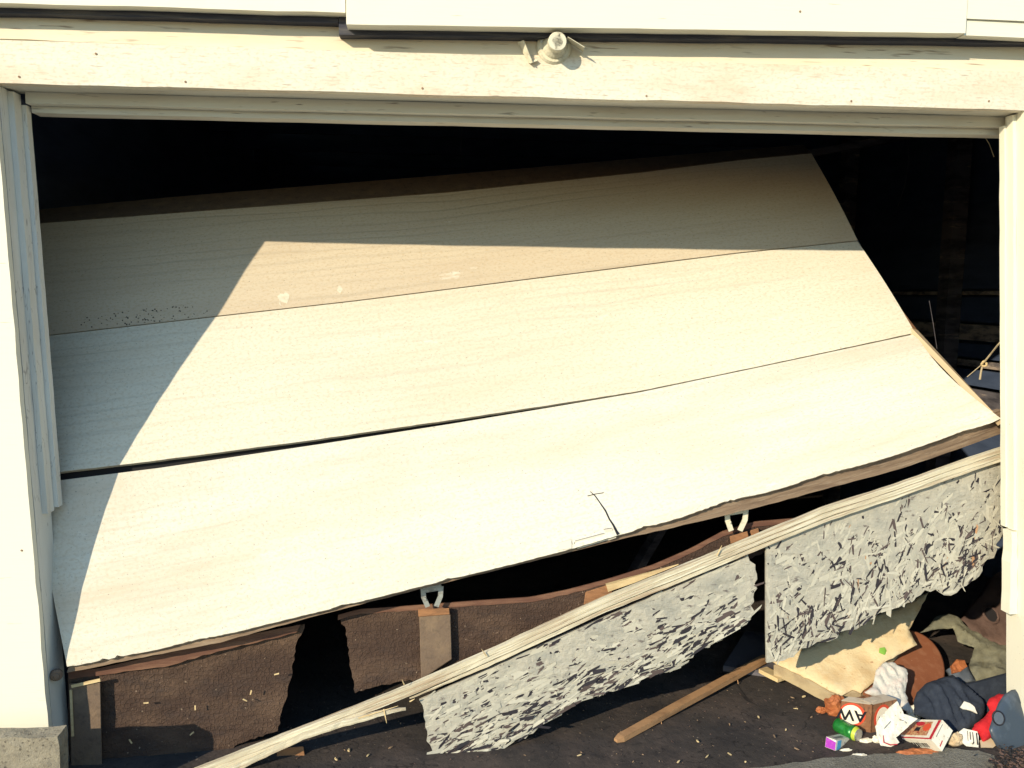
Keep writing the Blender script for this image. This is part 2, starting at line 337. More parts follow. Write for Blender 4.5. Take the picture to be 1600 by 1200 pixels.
def sheet(name, poly, f3, mats, parent=None, step=9, jit=0, thick=Vector((0, .01, 0)), amp=0, freq=20, seed=0, skip=(), uvax='xz', smooth=False, extra=None, rise=0, falloff=10, back=True, st=(1, 1, 1), fine=.35):
    """free-form board or cloth: pixel outline, f3(px,py)->point, relief along the surface normal, solid thickness"""
    ol = refine(poly, step, jit, seed, skip)
    x0, x1 = min(p[0] for p in ol), max(p[0] for p in ol); y0, y1 = min(p[1] for p in ol), max(p[1] for p in ol)
    rnd = random.Random(seed+5); pts = [Vector(p) for p in ol]; m0 = len(pts)
    y = y0
    while y < y1:
        x = x0
        while x < x1:
            p = (x+rnd.uniform(-.25, .25)*step, y+rnd.uniform(-.25, .25)*step)
            if inside(p, ol) and edist(p, ol) > step*.45: pts.append(Vector(p))
            x += step
        y += step
    r = delaunay_2d_cdt(pts, [(i, (i+1) % m0) for i in range(m0)], [], 1, 1e-6)
    V2, FS = r[0], r[2]
    c = sum(pts[:m0], Vector((0, 0)))/m0
    P0 = f3(c.x, c.y); nrm = (f3(c.x+5, c.y)-P0).cross(f3(c.x, c.y-5)-P0).normalized()
    if nrm.dot(P0-CP) > 0: nrm = -nrm
    vs = []
    for q in V2:
        p = f3(q.x, q.y); e = min(1, edist(q, ol)/falloff) if (amp or rise) else 0
        if amp:
            s = Vector((seed*3.3, 0, 0))
            p0_ = p; p = Vector((p.x*st[0]+p.z*st[1]*.5, p.y*st[1], p.z*st[2]))
            a = noise.noise(p*freq+s); b = 1-abs(noise.noise(p*freq*1.7+s*2))*2.2
            p = p0_+nrm*(amp*(a*.8+b*.7+.4)*(.25+.75*e)+amp*fine*noise.noise(p*freq*4+s))
        if rise: p = p+nrm*rise*sqrt(e*(2-e))
        vs.append(p)
    if uvax == 'xz': uv = [(v.x, v.z) for v in vs]
    else: uv = [(v.x, v.y+v.z) for v in vs]
    nf = len(vs); fs = [tuple(f) for f in FS]
    if back:
        cnt = {}
        for f in fs:
            for a, b in zip(f, f[1:]+f[:1]): cnt[(a, b)] = 1
        bd = [(a, b) for (a, b) in cnt if (b, a) not in cnt]
        vs += [v+thick for v in vs]; uv += uv
        fs = fs+[tuple(i+nf for i in reversed(f)) for f in fs]+[(b, a, a+nf, b+nf) for a, b in bd]
    if extra: 
        mb = MB(); mb.add(vs, fs, 0, uv); extra(mb, ol); return mb.build(name, mats, parent)
    return link(name, vs, fs, mats, parent, uv=uv, smooth=smooth)
def tiltplane(px, py, ang, Z=ZF, yaw=0):
    """plane through the floor point under a pixel, rising away from the camera at ang degrees"""
    p0 = atz(px, py, Z); a = radians(ang); n = Vector((sin(radians(yaw))*sin(a), -cos(radians(yaw))*sin(a), cos(a)))
    return lambda x, y: onplane(x, y, p0, n)
def back(px, py, t): return ray(px, py).normalized()*t
def smoothf(pl, n): return resample(pl, n)

# =============================================================== SETTING
g = MB(); g.add([(-60, -60, ZF-.06), (60, -60, ZF-.06), (60, 60, ZF-.06), (-60, 60, ZF-.06)], [(0, 1, 2, 3)])
props(g.build('ground', M_GRND), kind='structure')
# garage floor: subdivided sheet with small relief
v = []; f = []; nx, ny = 120, 90
for j in range(ny+1):
    for i in range(nx+1):
        x = -1.9+5.2*i/nx; y = -.30+3.9*(j/ny)**1.6
        v.append((x, y, ZF+.008*noise.noise(Vector((x*4, y*4, 0)))+.004*noise.noise(Vector((x*17, y*17, 3)))))
for j in range(ny):
    for i in range(nx):
        a = j*(nx+1)+i; f.append((a, a+1, a+nx+2, a+nx+1))
props(link('garage_floor', v, f, M_FLOOR, smooth=True), kind='structure')
v = [(-1.9, 3.6, ZF), (3.3, 3.6, ZF), (3.3, 6.2, ZF), (-1.9, 6.2, ZF)]
props(link('garage_floor', v, [(0, 1, 2, 3)], M_FLOOR), kind='structure')
# concrete apron: its inner edge runs from the pixel line seen in front of the litter
eg = [atz(x, y, ZF+.012) for x, y in [(700, 1236), (1100, 1207), (1230, 1193), (1300, 1183), (1400, 1176), (1478, 1168), (1530, 1172), (1560, 1182), (1578, 1200), (1600, 1215)]]
ins = []
for a, b in zip(eg, eg[1:]):
    for k in range(6):
        t = k/6; ins.append(a.lerp(b, t)+Vector((0, random.uniform(-.006, .006), 0)))
ins.append(eg[-1])
ins = [Vector((-1.45, ins[0].y-.03, ZF+.012))]+ins+[Vector((2.6, ins[-1].y-.05, ZF+.012))]
v = []; f = []
rows = [0, .04, .09, .16, .3, .6, 1.2, 2.5, 5, 10]
for p in ins:
    for r in rows:
        q = Vector((p.x, p.y-r, p.z+.004*noise.noise(Vector((p.x*9, (p.y-r)*9, 1))))); v.append(q)
    v.append(Vector((p.x, p.y+.002, ZF-.05)))
K = len(rows)+1
for i in range(len(ins)-1):
    for j in range(len(rows)-1): f.append((i*K+j, i*K+j+1, (i+1)*K+j+1, (i+1)*K+j))
    f.append((i*K+K-1, i*K, (i+1)*K, (i+1)*K+K-1))
props(link('driveway', v, f, M_CONC), kind='structure')

# =============================================================== GARAGE BUILDING
G = thing('garage', 'white timber garage front with peeling painted header and leaning door jambs around the collapsed door', 'garage', (0, 0, ZF))
def lx(z): return -1.534+(1.987-z)*.0263            # outer edge of the left jamb
def rx(z): return 1.771+(2.126-z)*.0865             # outer edge of the right jamb
def topz(x): return 2.118+(x+1.52)*.0076
def strip(name, x0, x1, y0, y1, zb, zt, m, n=24, jig=.0015, parent=G, seed=0, bev=.002):
    """long horizontal board with slightly wandering edges; zb, zt functions of x"""
    rnd = random.Random(seed); vs = []; fs = []
    for i in range(n+1):
        x = x0+(x1-x0)*i/n; j = [rnd.uniform(-jig, jig) for _ in range(4)]
        a, b = zb(x), zt(x)
        vs += [(x, y0+j[2]*.5, a+j[0]), (x, y0+j[3]*.5, b), (x, y1, b), (x, y1, a+j[0])]
    for i in range(n):
        for k in range(4): fs.append((i*4+k, i*4+(k+1) % 4, i*4+4+(k+1) % 4, i*4+4+k))
    fs += [(0, 1, 2, 3), (n*4+3, n*4+2, n*4+1, n*4)]
    return link(name, vs, fs, m, parent, bevel=0)
strip('header_board', -1.95, 2.15, 0, .035, topz, lambda x: topz(x)+.125, M_TRIM, 40, .002, seed=3)
strip('header_soffit', -1.95, 2.15, .036, .14, lambda x: topz(x)+.002, lambda x: topz(x)+.03, M_TRIMH, 20, .001, seed=4)
strip('header_stop', -1.50, 1.86, .105, .155, lambda x: topz(x)-.034, lambda x: topz(x)+.001, M_TRIMH, 20, .0008, seed=5)
strip('header_stop', -1.50, 1.86, .141, .20, lambda x: topz(x)-.055, lambda x: topz(x)-.0345, M_TRIMH, 20, .0008, seed=6)
o = strip('header_board', -1.95, 2.15, .008, .035, lambda x: topz(x)+.126+.004*max(0, min(1, (-.9-x)*2)), lambda x: topz(x)+.32, M_SIDET, 40, .0015, seed=7)
o['label'] = 'peach stained upper header board'
# siding courses above, standing proud; dark strips added below deepen their shade
zl = at(0, 4, -.07).z; zl2 = at(540, 20, -.07).z
x541 = at(541, 30, -.085).x; x1510 = at(1510, 30, -.085).x
zr0 = at(541, 38, -.085).z; zr1 = at(1510, 52, -.085).z
strip('siding_board', -1.95, x541-.004, -.07, .01, lambda x: zl+(x+1.45)*(zl2-zl)/(x541+1.45), lambda x: zl+.2, M_SIDE, 14, .0015, seed=8)
strip('siding_board', x541, x1510, -.085, .01, lambda x: zr0+(x-x541)*(zr1-zr0)/(x1510-x541), lambda x: zr0+.22, M_SIDE, 20, .0006, seed=9)
strip('shade_strip', -1.95, x541-.03, -.030, .0075, lambda x: zl+(x+1.45)*(zl2-zl)/(x541+1.45)-.016, lambda x: zl+.01, M_STRIP, 14, .0015, seed=13)  # added strip, its dark colour stands in for shade below the boards
strip('shade_strip', x541-.028, 2.15, -.034, .0075, lambda x: zr0+(x-x541)*(zr1-zr0)/(x1510-x541)-.013, lambda x: zr0+.05, M_STRIP, 14, .0015, seed=14)
zq = at(1560, 57, -.075).z; zq2 = at(1560, 32, -.075).z
strip('siding_board', x1510+.004, 2.15, -.072, .01, lambda x: zq, lambda x: zq2-.001, M_SIDE, 5, .0008, seed=10)
strip('siding_board', x1510+.004, 2.15, -.080, .01, lambda x: zq2, lambda x: zq2+.2, M_SIDE, 5, .0008, seed=11)
strip('siding_board', -1.95, 2.15, -.06, .03, lambda x: zr0+.23, lambda x: 2.95, M_SIDE, 5, .0008, seed=12)
# left jamb and casing
def vert(name, xf0, xf1, y0, y1, z0, z1, m, n=20, jig=.0015, seed=0, parent=G):
    rnd = random.Random(seed); vs = []; fs = []
    for i in range(n+1):
        z = z0+(z1-z0)*i/n; j = rnd.uniform(-jig, jig); k = rnd.uniform(-jig, jig)
        vs += [(xf0(z)+j, y0, z), (xf1(z)+k, y0, z), (xf1(z)+k*.5, y1, z), (xf0(z)+j, y1, z)]
    for i in range(n):
        for k in range(4): fs.append((i*4+k, i*4+(k+1) % 4, i*4+4+(k+1) % 4, i*4+4+k))
    fs += [(3, 2, 1, 0), (n*4, n*4+1, n*4+2, n*4+3)]
    return link(name, vs, fs, m, parent)
zt = topz(-1.5)-.001
vert('jamb_casing', lambda z: lx(z)-.16, lx, -.004, .02, ZF+.02, zt, M_SIDE, 30, .002, 1)
vert('casing_gap', lambda z: lx(z)-.02, lambda z: lx(z)-.006, .0205, .0275, ZF, zt, M_DARK, 6, 0, 15)
vert('door_jamb', lambda z: lx(z)-.05, lambda z: lx(z)-.002, .028, .135, ZF, zt, M_TRIMV, 30, .001, 2)
vert('door_stop', lambda z: lx(z)-.0015, lambda z: lx(z)+.016, .075, .120, at(60, 800, .1).z, zt-.005, M_TRIMV, 24, .001, 3)
vert('door_stop', lambda z: lx(z)-.0015, lambda z: lx(z)+.030, .1215, .150, at(60, 800, .1).z+.01, zt-.035, M_TRIMV, 24, .001, 4)
vert('wall_frame', lambda z: lx(z)-.16, lambda z: lx(z)-.02, .136, .25, ZF, zt, M_INT, 6, 0, 5)
# right jamb: sunlit return with stop, broken near the foot
zt2 = topz(1.75)-.001
vert('jamb_casing', rx, lambda z: rx(z)+.2, -.004, .02, ZF+.01, zt2, M_SIDE, 30, .002, 6)
zb1 = at(1590, 828, .05).z; zb2 = at(1585, 958, .05).z; zb3 = at(1590, 1165, .05).z
o = vert('door_jamb', lambda z: rx(z)+.002, lambda z: rx(z)+.05, .0215, .10, zb3, zt2, M_SIDE, 30, .001, 7)
vert('door_stop', lambda z: rx(z)-.010, lambda z: rx(z)+.0015, .045, .075, zb1, zt2-.005, M_SIDE, 24, .0012, 8)
vert('door_stop', lambda z: rx(z)-.018, lambda z: rx(z)+.0015, .0765, .102, zb1+.004, zt2-.035, M_SIDE, 24, .001, 9)
o = vert('door_stop', lambda z: rx(z)-.022+.03*(z-zb1), lambda z: rx(z)+.001, .04, .085, zb2, zb1-.004, M_SIDE, 8, .003, 10)
o['label'] = 'split lower length of the right door stop'
vert('wall_frame', lambda z: rx(z)+.12, lambda z: rx(z)+.24, .151, .25, ZF, zt2, M_INT, 6, 0, 11)
# siding wall to both sides, out of the frame for the most part
for k in range(18):
    z0 = ZF+k*.125
    strip('siding_board', -3.2, lx(z0)-.162, -.012, .02, lambda x, z0=z0: z0, lambda x, z0=z0: z0+.1245, M_SIDE, 4, .0005, seed=30+k)
    strip('siding_board', rx(z0+.12)+.215, 3.4, -.012, .02, lambda x, z0=z0: z0, lambda x, z0=z0: z0+.1245, M_SIDE, 4, .0005, seed=60+k)
for k, (px, py) in enumerate([(30, 120), (290, 128), (660, 138), (1010, 150), (1330, 158), (1545, 158), (150, 84), (34, 860), (1250, 18)]):
    q = MB(); Y = -.004 if px < 60 and py > 300 else (-.085 if py < 40 and 541 < px < 1510 else 0.0)
    c = at(px, py, Y); q.tube([c, c+Vector((0, -.0015, 0))], .0035, 8); q.build('nail_head', M_WOOD, G)
# interior shell
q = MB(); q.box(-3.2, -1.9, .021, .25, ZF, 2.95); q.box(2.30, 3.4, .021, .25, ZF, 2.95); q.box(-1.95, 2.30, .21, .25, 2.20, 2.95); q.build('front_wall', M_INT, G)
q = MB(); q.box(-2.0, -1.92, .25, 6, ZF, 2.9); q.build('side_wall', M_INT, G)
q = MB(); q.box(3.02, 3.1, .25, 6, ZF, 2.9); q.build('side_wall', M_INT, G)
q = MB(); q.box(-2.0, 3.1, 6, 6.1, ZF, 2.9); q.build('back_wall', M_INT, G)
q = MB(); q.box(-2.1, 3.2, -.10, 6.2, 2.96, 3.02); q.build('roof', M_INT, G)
for k in range(7):
    q = MB(); y = .7+k*.75; q.box(-1.9, 3.0, y, y+.045, 2.70, 2.88); q.build('rafter', M_INT, G)
# boards and studs of the right hand wall, seen past the door
def xw(px, py, X):
    d = ray(px, py); return CP+d*((X-CP.x)/d.x)
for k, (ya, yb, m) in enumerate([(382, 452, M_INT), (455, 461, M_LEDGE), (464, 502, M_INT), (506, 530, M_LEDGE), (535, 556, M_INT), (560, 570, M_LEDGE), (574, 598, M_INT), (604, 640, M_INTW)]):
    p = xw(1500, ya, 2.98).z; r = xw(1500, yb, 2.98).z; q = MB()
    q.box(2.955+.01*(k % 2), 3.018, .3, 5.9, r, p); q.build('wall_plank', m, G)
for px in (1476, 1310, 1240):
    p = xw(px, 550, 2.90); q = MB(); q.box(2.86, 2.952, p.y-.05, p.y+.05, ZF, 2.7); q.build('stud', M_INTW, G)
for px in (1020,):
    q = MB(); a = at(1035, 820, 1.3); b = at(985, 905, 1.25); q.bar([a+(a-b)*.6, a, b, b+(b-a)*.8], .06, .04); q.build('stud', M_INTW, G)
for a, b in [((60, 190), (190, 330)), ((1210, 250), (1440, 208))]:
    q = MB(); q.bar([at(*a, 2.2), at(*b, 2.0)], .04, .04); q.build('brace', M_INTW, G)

# =============================================================== GARAGE DOOR
D = thing('garage_door', 'big cream sectional garage door knocked off its track and slumped down to the left, its lower edge torn', 'garage door', at(105, 1045, .04))
YL = (.045, .192, .463, .716); YR = (.125, .497, .796, 1.093)
def yb(x, r):   # depth along a row by pixel x
    t = (x-80)/(1480-80); return YL[r]+(YR[r]-YL[r])*t
edge = [(105, 1043), (118, 1041), (160, 1034), (205, 1023), (262, 1012), (345, 994), (420, 975), (503, 955), (600, 931), (700, 906), (812, 879), (900, 856), (965, 837), (1060, 810), (1135, 787), (1200, 769), (1300, 741), (1400, 711), (1478, 684), (1540, 665), (1564, 654)]
P1b = [(x, y, yb(x, 0)) for x, y in edge]
P1t = [(52, 757, yb(52, 1)), (82, 752, yb(82, 1)), (250, 731, yb(250, 1)), (500, 694, yb(500, 1)), (700, 663, yb(700, 1)), (840, 640, yb(840, 1)), (1000, 613, yb(1000, 1)), (1200, 571, yb(1200, 1)), (1430, 522, yb(1430, 1))]
P2b = [(52, 743, yb(52, 1)+.004), (82, 739, yb(82, 1)+.004), (250, 719, yb(250, 1)+.004), (500, 686, yb(500, 1)+.004), (700, 657, yb(700, 1)+.004), (840, 636, yb(840, 1)+.004), (1000, 611, yb(1000, 1)+.004), (1200, 569.5, yb(1200, 1)+.004), (1430, 520, yb(1430, 1)+.004)]
P2t = [(45, 528, yb(45, 2)), (66, 526, yb(66, 2)), (250, 505, yb(250, 2)), (550, 471.5, yb(550, 2)), (850, 434, yb(850, 2)), (1150, 396.5, yb(1150, 2)), (1340, 377, yb(1340, 2))]
P3b = [(x, y-1.6, Y+.006) for x, y, Y in P2t]
P3t = [(30, 353, yb(30, 3)), (52, 350, yb(52, 3)), (300, 331, yb(300, 3)), (700, 301, yb(700, 3)), (1000, 270, yb(1000, 3)), (1160, 250, yb(1160, 3)), (1268, 240, yb(1268, 3))]
def curl1(u, v):   # the right end curves like the buckled edge
    e = max(0, (u-.86)/.14)
    return Vector((-.042*e*sin(pi*v), 0.0, -.0))*e
p = patch('door_panel', P1b, P1t, M_P1, D, 320, 10, .018, bow=.006, jag=.0012, chip=1, seed=1, curl=curl1); p['label'] = 'bottom door panel, palest, with a torn and cracked lower edge'
PAN1 = p
patch('door_panel', P2b, P2t, M_P2, D, 100, 10, .018, bow=.008, jag=.001, seed=2, uo=1)['label'] = 'middle door panel in aged cream paint'
PAN3 = patch('door_panel', P3b, P3t, M_P3, D, 100, 10, .018, bow=.008, seed=3, uo=2); PAN3['label'] = 'top tan door panel half in shade'
T4 = [(30, 330, yb(30, 3)+.16), (300, 305, yb(300, 3)+.16), (700, 273, yb(700, 3)+.16), (1000, 247, yb(1000, 3)+.16), (1255, 226, yb(1255, 3)+.16)]
patch('top_rail', [(x, y-1, Y+.004) for x, y, Y in P3t], T4, M_BLOCKD, D, 40, 2, .02, seed=4)
# backing frame behind the gaps, and the brown bottom rail
patch('meeting_rail', [(x, y+14, yb(x, 1)+.030) for x, y, Y in P1t[1:-1]], [(x, y-14, yb(x, 1)+.034) for x, y, Y in P2b[1:-1]], M_DARK, D, 40, 2, .02, seed=5)
railb = [(104, 1052), (200, 1032), (345, 1004), (503, 960), (668, 918), (870, 868), (965, 844), (1060, 823), (1200, 789), (1300, 762), (1400, 735), (1480, 708), (1566, 677)]
railt = [(112, 1028), (200, 1008), (345, 980), (503, 935), (668, 898), (870, 850), (965, 826), (1060, 800), (1200, 758), (1300, 730), (1400, 700), (1480, 672), (1566, 640)]
patch('bottom_rail', [(x, y, yb(x, 0)+.022+.03*max(0, (x-900)/600)) for x, y in railb], [(x, y, yb(x, 0)+.023) for x, y in railt], M_RAILW, D, 100, 3, .03, seed=6, jag=.002, ht=.06)
patch('edge_stile', [(1560, 652, .14), (1567, 660, .14)], [(1424, 512, .50), (1434, 516, .52)], M_BEIGE, D, 3, 14, .02, seed=7)
patch('edge_stile', [(1430, 520, .51), (1438, 522, .53)], [(1374, 446, .64), (1380, 446, .66)], M_BLOCK, D, 3, 10, .02, seed=8)
patch('edge_stile', [(1338, 380, .80), (1346, 384, .83)], [(1298, 318, .90), (1304, 316, .94)], M_INTW, D, 3, 6, .02, seed=9)
from mathutils.bvhtree import BVHTree
def surf_of(o):
    org = wloc(o.parent); bv = BVHTree.FromPolygons([v_.co+org for v_ in o.data.vertices], [tuple(p_.vertices) for p_ in o.data.polygons])
    def f(px, py, lift=0.0):
        d = ray(px, py).normalized(); h = bv.ray_cast(CP, d)
        p_ = h[0] if h[0] is not None else at(px, py, .3)
        n_ = h[1] if h[0] is not None and h[1].dot(d) < 0 else -d
        return p_+n_*(.0006+lift)
    return f
surf1 = surf_of(PAN1); surf3 = surf_of(PAN3)
q = MB(); path = [(922, 768), (930, 775), (937, 785), (946, 798), (952, 811), (958, 820), (963, 830), (966, 835)]
q.tube([surf1(*a, 0) for a in path], [.001, .002, .002, .0028, .0026, .0034, .0045, .006], 5)
q.tube([surf1(918, 775, .001), surf1(930, 772, .001), surf1(943, 770, .001)], .0013, 5)
q.build('crack', M_BLK, PAN1)
rr = random.Random(4); q = MB()
for k in range(90):
    px = rr.gauss(215, 55); py = 525+(px-66)*(380-525)/1274-rr.uniform(3, 34)**1.0*.7
    if px < 80 or px > 330: continue
    c = surf3(px, py); r_ = rr.uniform(.001, .0028)
    q.tube([c-Vector((0, -.001, 0)), c+Vector((0, -.0008, .0002))], r_, 6)
q.build('mould_spots', M_DARK, PAN3)
for px, py in ((443, 468), (531, 452)):
    q = MB(); s_ = 9 if px == 443 else 4
    ol = [surf3(px+s_*(1+.3*rr.uniform(-1, 1))*cos(t*pi/6), py+1.3*s_*(1+.3*rr.uniform(-1, 1))*sin(t*pi/6)) for t in range(12)]
    q.add(ol+[p_+Vector((0, .004, 0)) for p_ in ol], [tuple(range(12))]+[(i, i+12, (i+1) % 12+12, (i+1) % 12) for i in range(12)]); q.build('filler_dab', M_P2, PAN3)
def plate(pxs, name, m, par, th=.003):
    fr = [surf1(*a, th) for a in pxs]; bk = [surf1(*a, 0) for a in pxs]; n = len(pxs)
    return link(name, fr+bk, [tuple(range(n))]+[(i, i+n, (i+1) % n+n, (i+1) % n) for i in range(n)], m, par)
for pl in ([(873, 860), (874, 848), (893, 843)], [(897, 850), (899, 845), (944, 833)], [(902, 857), (950, 843)], [(943, 827), (956, 825)], [(893, 845), (896, 857)]):
    q = MB(); q.tube([surf1(*a, 0) for a in pl], .0013, 5); q.build('repair_outline', M_GRYP, PAN1)
plate([(874, 848), (893, 843), (893, 857), (872, 860)], 'repair_patch', M_P1, PAN1)
plate([(898, 846), (944, 834), (950, 842), (902, 856)], 'repair_patch', M_SIDE, PAN1)
plate([(944, 828), (956, 826), (962, 838), (950, 842)], 'repair_patch', M_P1, PAN1, .005)
# hinges hanging under the door edge
def hinge(px, py, Y, s, m):
    q = MB(); c = at(px, py, Y)
    for k in (-1, 1):
        q.bar([c+Vector((k*.026*s, 0, .03*s)), c+Vector((k*.024*s, -.002, 0)), c+Vector((k*.012*s, 0, -.030*s))], .004, .014*s, up=Vector((1, 0, 0)))
    q.bar([c+Vector((-.028*s, 0, .018*s)), c+Vector((.028*s, 0, .026*s))], .012, .012*s)
    q.tube([c+Vector((-.026*s, -.006, .028*s)), c+Vector((.026*s, -.006, .036*s))], .006*s, 8)
    q.tube([c+Vector((-.02*s, -.006, -.004*s)), c+Vector((-.02*s, -.012, -.004*s))], .004*s, 8)
    return q.build('hinge', m, D)
hinge(1150, 812, .19, 1.4, M_PORC); hinge(675, 932, .17, 1.25, M_METAL)

# =============================================================== BROWN HARDBOARD BACKING
def vplane(x0, y0, x1, y1): # vertical-ish board whose depth changes linearly with pixel x
    return lambda px, py: at(px, py, y0+(y1-y0)*(px-x0)/(x1-x0))
HB = thing('hardboard_backing', 'dirty brown hardboard sheet hanging below the low left corner of the door', 'board', at(110, 1200, .14))
fa = vplane(105, .12, 475, .19)
sheet('sheet', [(106, 1050), (152, 1046), (250, 1024), (330, 1004), (400, 990), (476, 975), (470, 993), (461, 1012), (455, 1060), (444, 1100), (434, 1142), (380, 1160), (300, 1198), (255, 1240), (108, 1240)], fa, M_BROWN, HB, 6, 1.8, Vector((0, .008, 0)), amp=.0022, freq=18, seed=11, skip=(0, 14))
patch('top_edge', [(108, 1062, .117), (152, 1056, .118), (260, 1042, .13), (350, 1016, .14), (462, 990, .17)], [(106, 1049, .117), (152, 1045, .118), (250, 1023, .13), (330, 1003, .14), (470, 976, .17)], M_BEND, HB, 30, 2, .006, seed=12, jag=.004)
q = MB(); a = [(108, 1068), (157, 1066), (160, 1230), (112, 1230)]
c = [at(x, y, .095) for x, y in a]; d = [at(x, y, .116) for x, y in a]
q.hexa([c[3], c[2], d[2], d[3], c[0], c[1], d[1], d[0]]); bl = q.build('wood_block', M_BLOCKD, HB, bevel=.002)
q = MB(); q.bar([at(112, 1072, .09), at(157, 1062, .09)], .006, .010, jit=.001); q.bar([at(111, 1078, .09), at(114, 1150, .09)], .006, .007, up=Vector((1, 0, 0)), jit=.001); q.build('splinter', M_RAW, bl)
for k, (x, y) in enumerate([(228, 1098), (392, 1082), (383, 1094), (300, 1146), (204, 1158), (432, 1053), (305, 1106)]):
    q = MB(); c = at(x, y, .105+.00012*(x-105)-.004); an = k*1.3
    q.bar([c-Vector((cos(an), 0, sin(an)))*.008, c+Vector((cos(an), 0, sin(an)))*.009], .003, .004, jit=.001); q.build('splinter', M_RAW, HB)

HC = thing('hardboard_backing', 'wavy brown hardboard strip hanging in the middle behind the cream trim bar', 'board', at(560, 1080, .2))
fc = vplane(530, .20, 1240, .24)
sheet('sheet', [(528, 964), (560, 955), (650, 949), (740, 942), (830, 936), (885, 925), (950, 908), (1020, 886), (1080, 860), (1130, 833), (1180, 818), (1240, 813), (1300, 812), (1240, 850), (1150, 880), (1000, 945), (860, 1000), (700, 1062), (640, 1062), (590, 1072), (555, 1083), (548, 1045), (541, 985)], fc, M_BROWN, HC, 6, 1.8, Vector((0, .008, 0)), amp=.0025, freq=14, seed=13)
ts = [(528, 962), (560, 953), (650, 947), (740, 940), (830, 934), (885, 923), (950, 906), (1020, 884), (1080, 858), (1130, 831), (1180, 816), (1240, 811)]
patch('top_edge', [(x, y+7, .195+.04*(x-528)/700) for x, y in ts], [(x, y-1, .196+.04*(x-528)/700) for x, y in ts], M_BEND, HC, 60, 2, .006, seed=14, jag=.003)
def wblock(pts, Y0, Y1, m, par, name='wood_block'):
    q = MB(); c = [at(x, y, Y0) for x, y in pts]; d = [at(x, y, Y1) for x, y in pts]
    q.hexa([c[3], c[2], d[2], d[3], c[0], c[1], d[1], d[0]]); return q.build(name, m, par, bevel=.002)
b = wblock([(655, 962), (704, 960), (706, 1030), (658, 1062)], .175, .199, M_BLOCKD, HC)
wblock([(653, 952), (702, 950), (703, 960), (654, 964)], .172, .200, M_BLOCK, b, 'end_grain')
b = wblock([(915, 925), (955, 912), (958, 935), (912, 945)], .185, .212, M_BLOCK, HC)
b = wblock([(1140, 838), (1168, 830), (1170, 840), (1142, 850)], .20, .228, M_BLOCK, HC)
wblock([(1172, 829), (1185, 825), (1187, 834), (1174, 838)], .20, .228, M_BLOCK, HC)
q = MB(); q.bar([at(948, 918, .19), at(990, 905, .185), at(1060, 882, .18)], .02, .026, taper=[1, .8, .12], jit=.0015); q.build('splinter', M_RAW, HC)

# =============================================================== BROKEN BOTTOM SECTION: bar + strand board pieces
B = thing('broken_door_section', 'long cream trim bar sloping across the opening with two flaking strand board pieces hanging from it', 'door section', at(700, 1190, .12))
def barY(x): return .02+(.165-.02)*(x-300)/(1570-300)
def lam(pl, w, h, dy=0, tp=None, sd=0): return [at(x, y, barY(x)+dy) for x, y in resample(pl, 60)]
q = MB()
l1 = [(270, 1219), (310, 1203), (420, 1160), (520, 1121), (640, 1074), (790, 1008), (940, 938), (1060, 890), (1180, 840), (1290, 795), (1400, 760), (1500, 724), (1572, 700)]
l2 = [(x, y+8.5+3*((x-600)/900 if x > 600 else 0)*0) for x, y in l1]
l3 = [(640, 1091), (790, 1024), (940, 954), (1060, 906), (1180, 856), (1290, 811), (1400, 774), (1500, 738), (1572, 714)]
def lbar(pl, h, dy, sd, tp=None):
    pts = [at(x, y, barY(x)+dy) for x, y in resample(pl, 70)]
    q.bar(pts, .020, h, jit=.0009, seed=sd, taper=tp)
lbar(l1, .017, 0, 1); lbar(l2, .014, -.003, 2); lbar(l3, .014, .001, 3, [min(1, .3+i/12) for i in range(70)])
q.build('trim_bar', M_BAR, B)
q = MB(); pl = [(330, 1215), (400, 1184), (470, 1150), (540, 1128), (600, 1113), (634, 1107)]
pts = [at(x, y, barY(x)-.012) for x, y in resample(pl, 30)]; q.bar(pts, .016, .022, jit=.0015, taper=[1]*24+[.9, .8, .7, .6, .5, .35], seed=8)
sp = q.build('split_strip', M_BAR, B)
for a, b_ in [((560, 1122), (622, 1103)), ((600, 1108), (604, 1130)), ((575, 1118), (590, 1112)), ((640, 1096), (648, 1092)), ((632, 1070), (628, 1062)), ((1120, 868), (1128, 852)), ((760, 1025), (752, 1014))]:
    q = MB(); c = at(*a, barY(a[0])-.02); d = at(*b_, barY(b_[0])-.024); q.bar([c, (c+d)/2, d], .003, .004, taper=[1, .8, .3], jit=.0006); q.build('splinter', M_RAW, B)
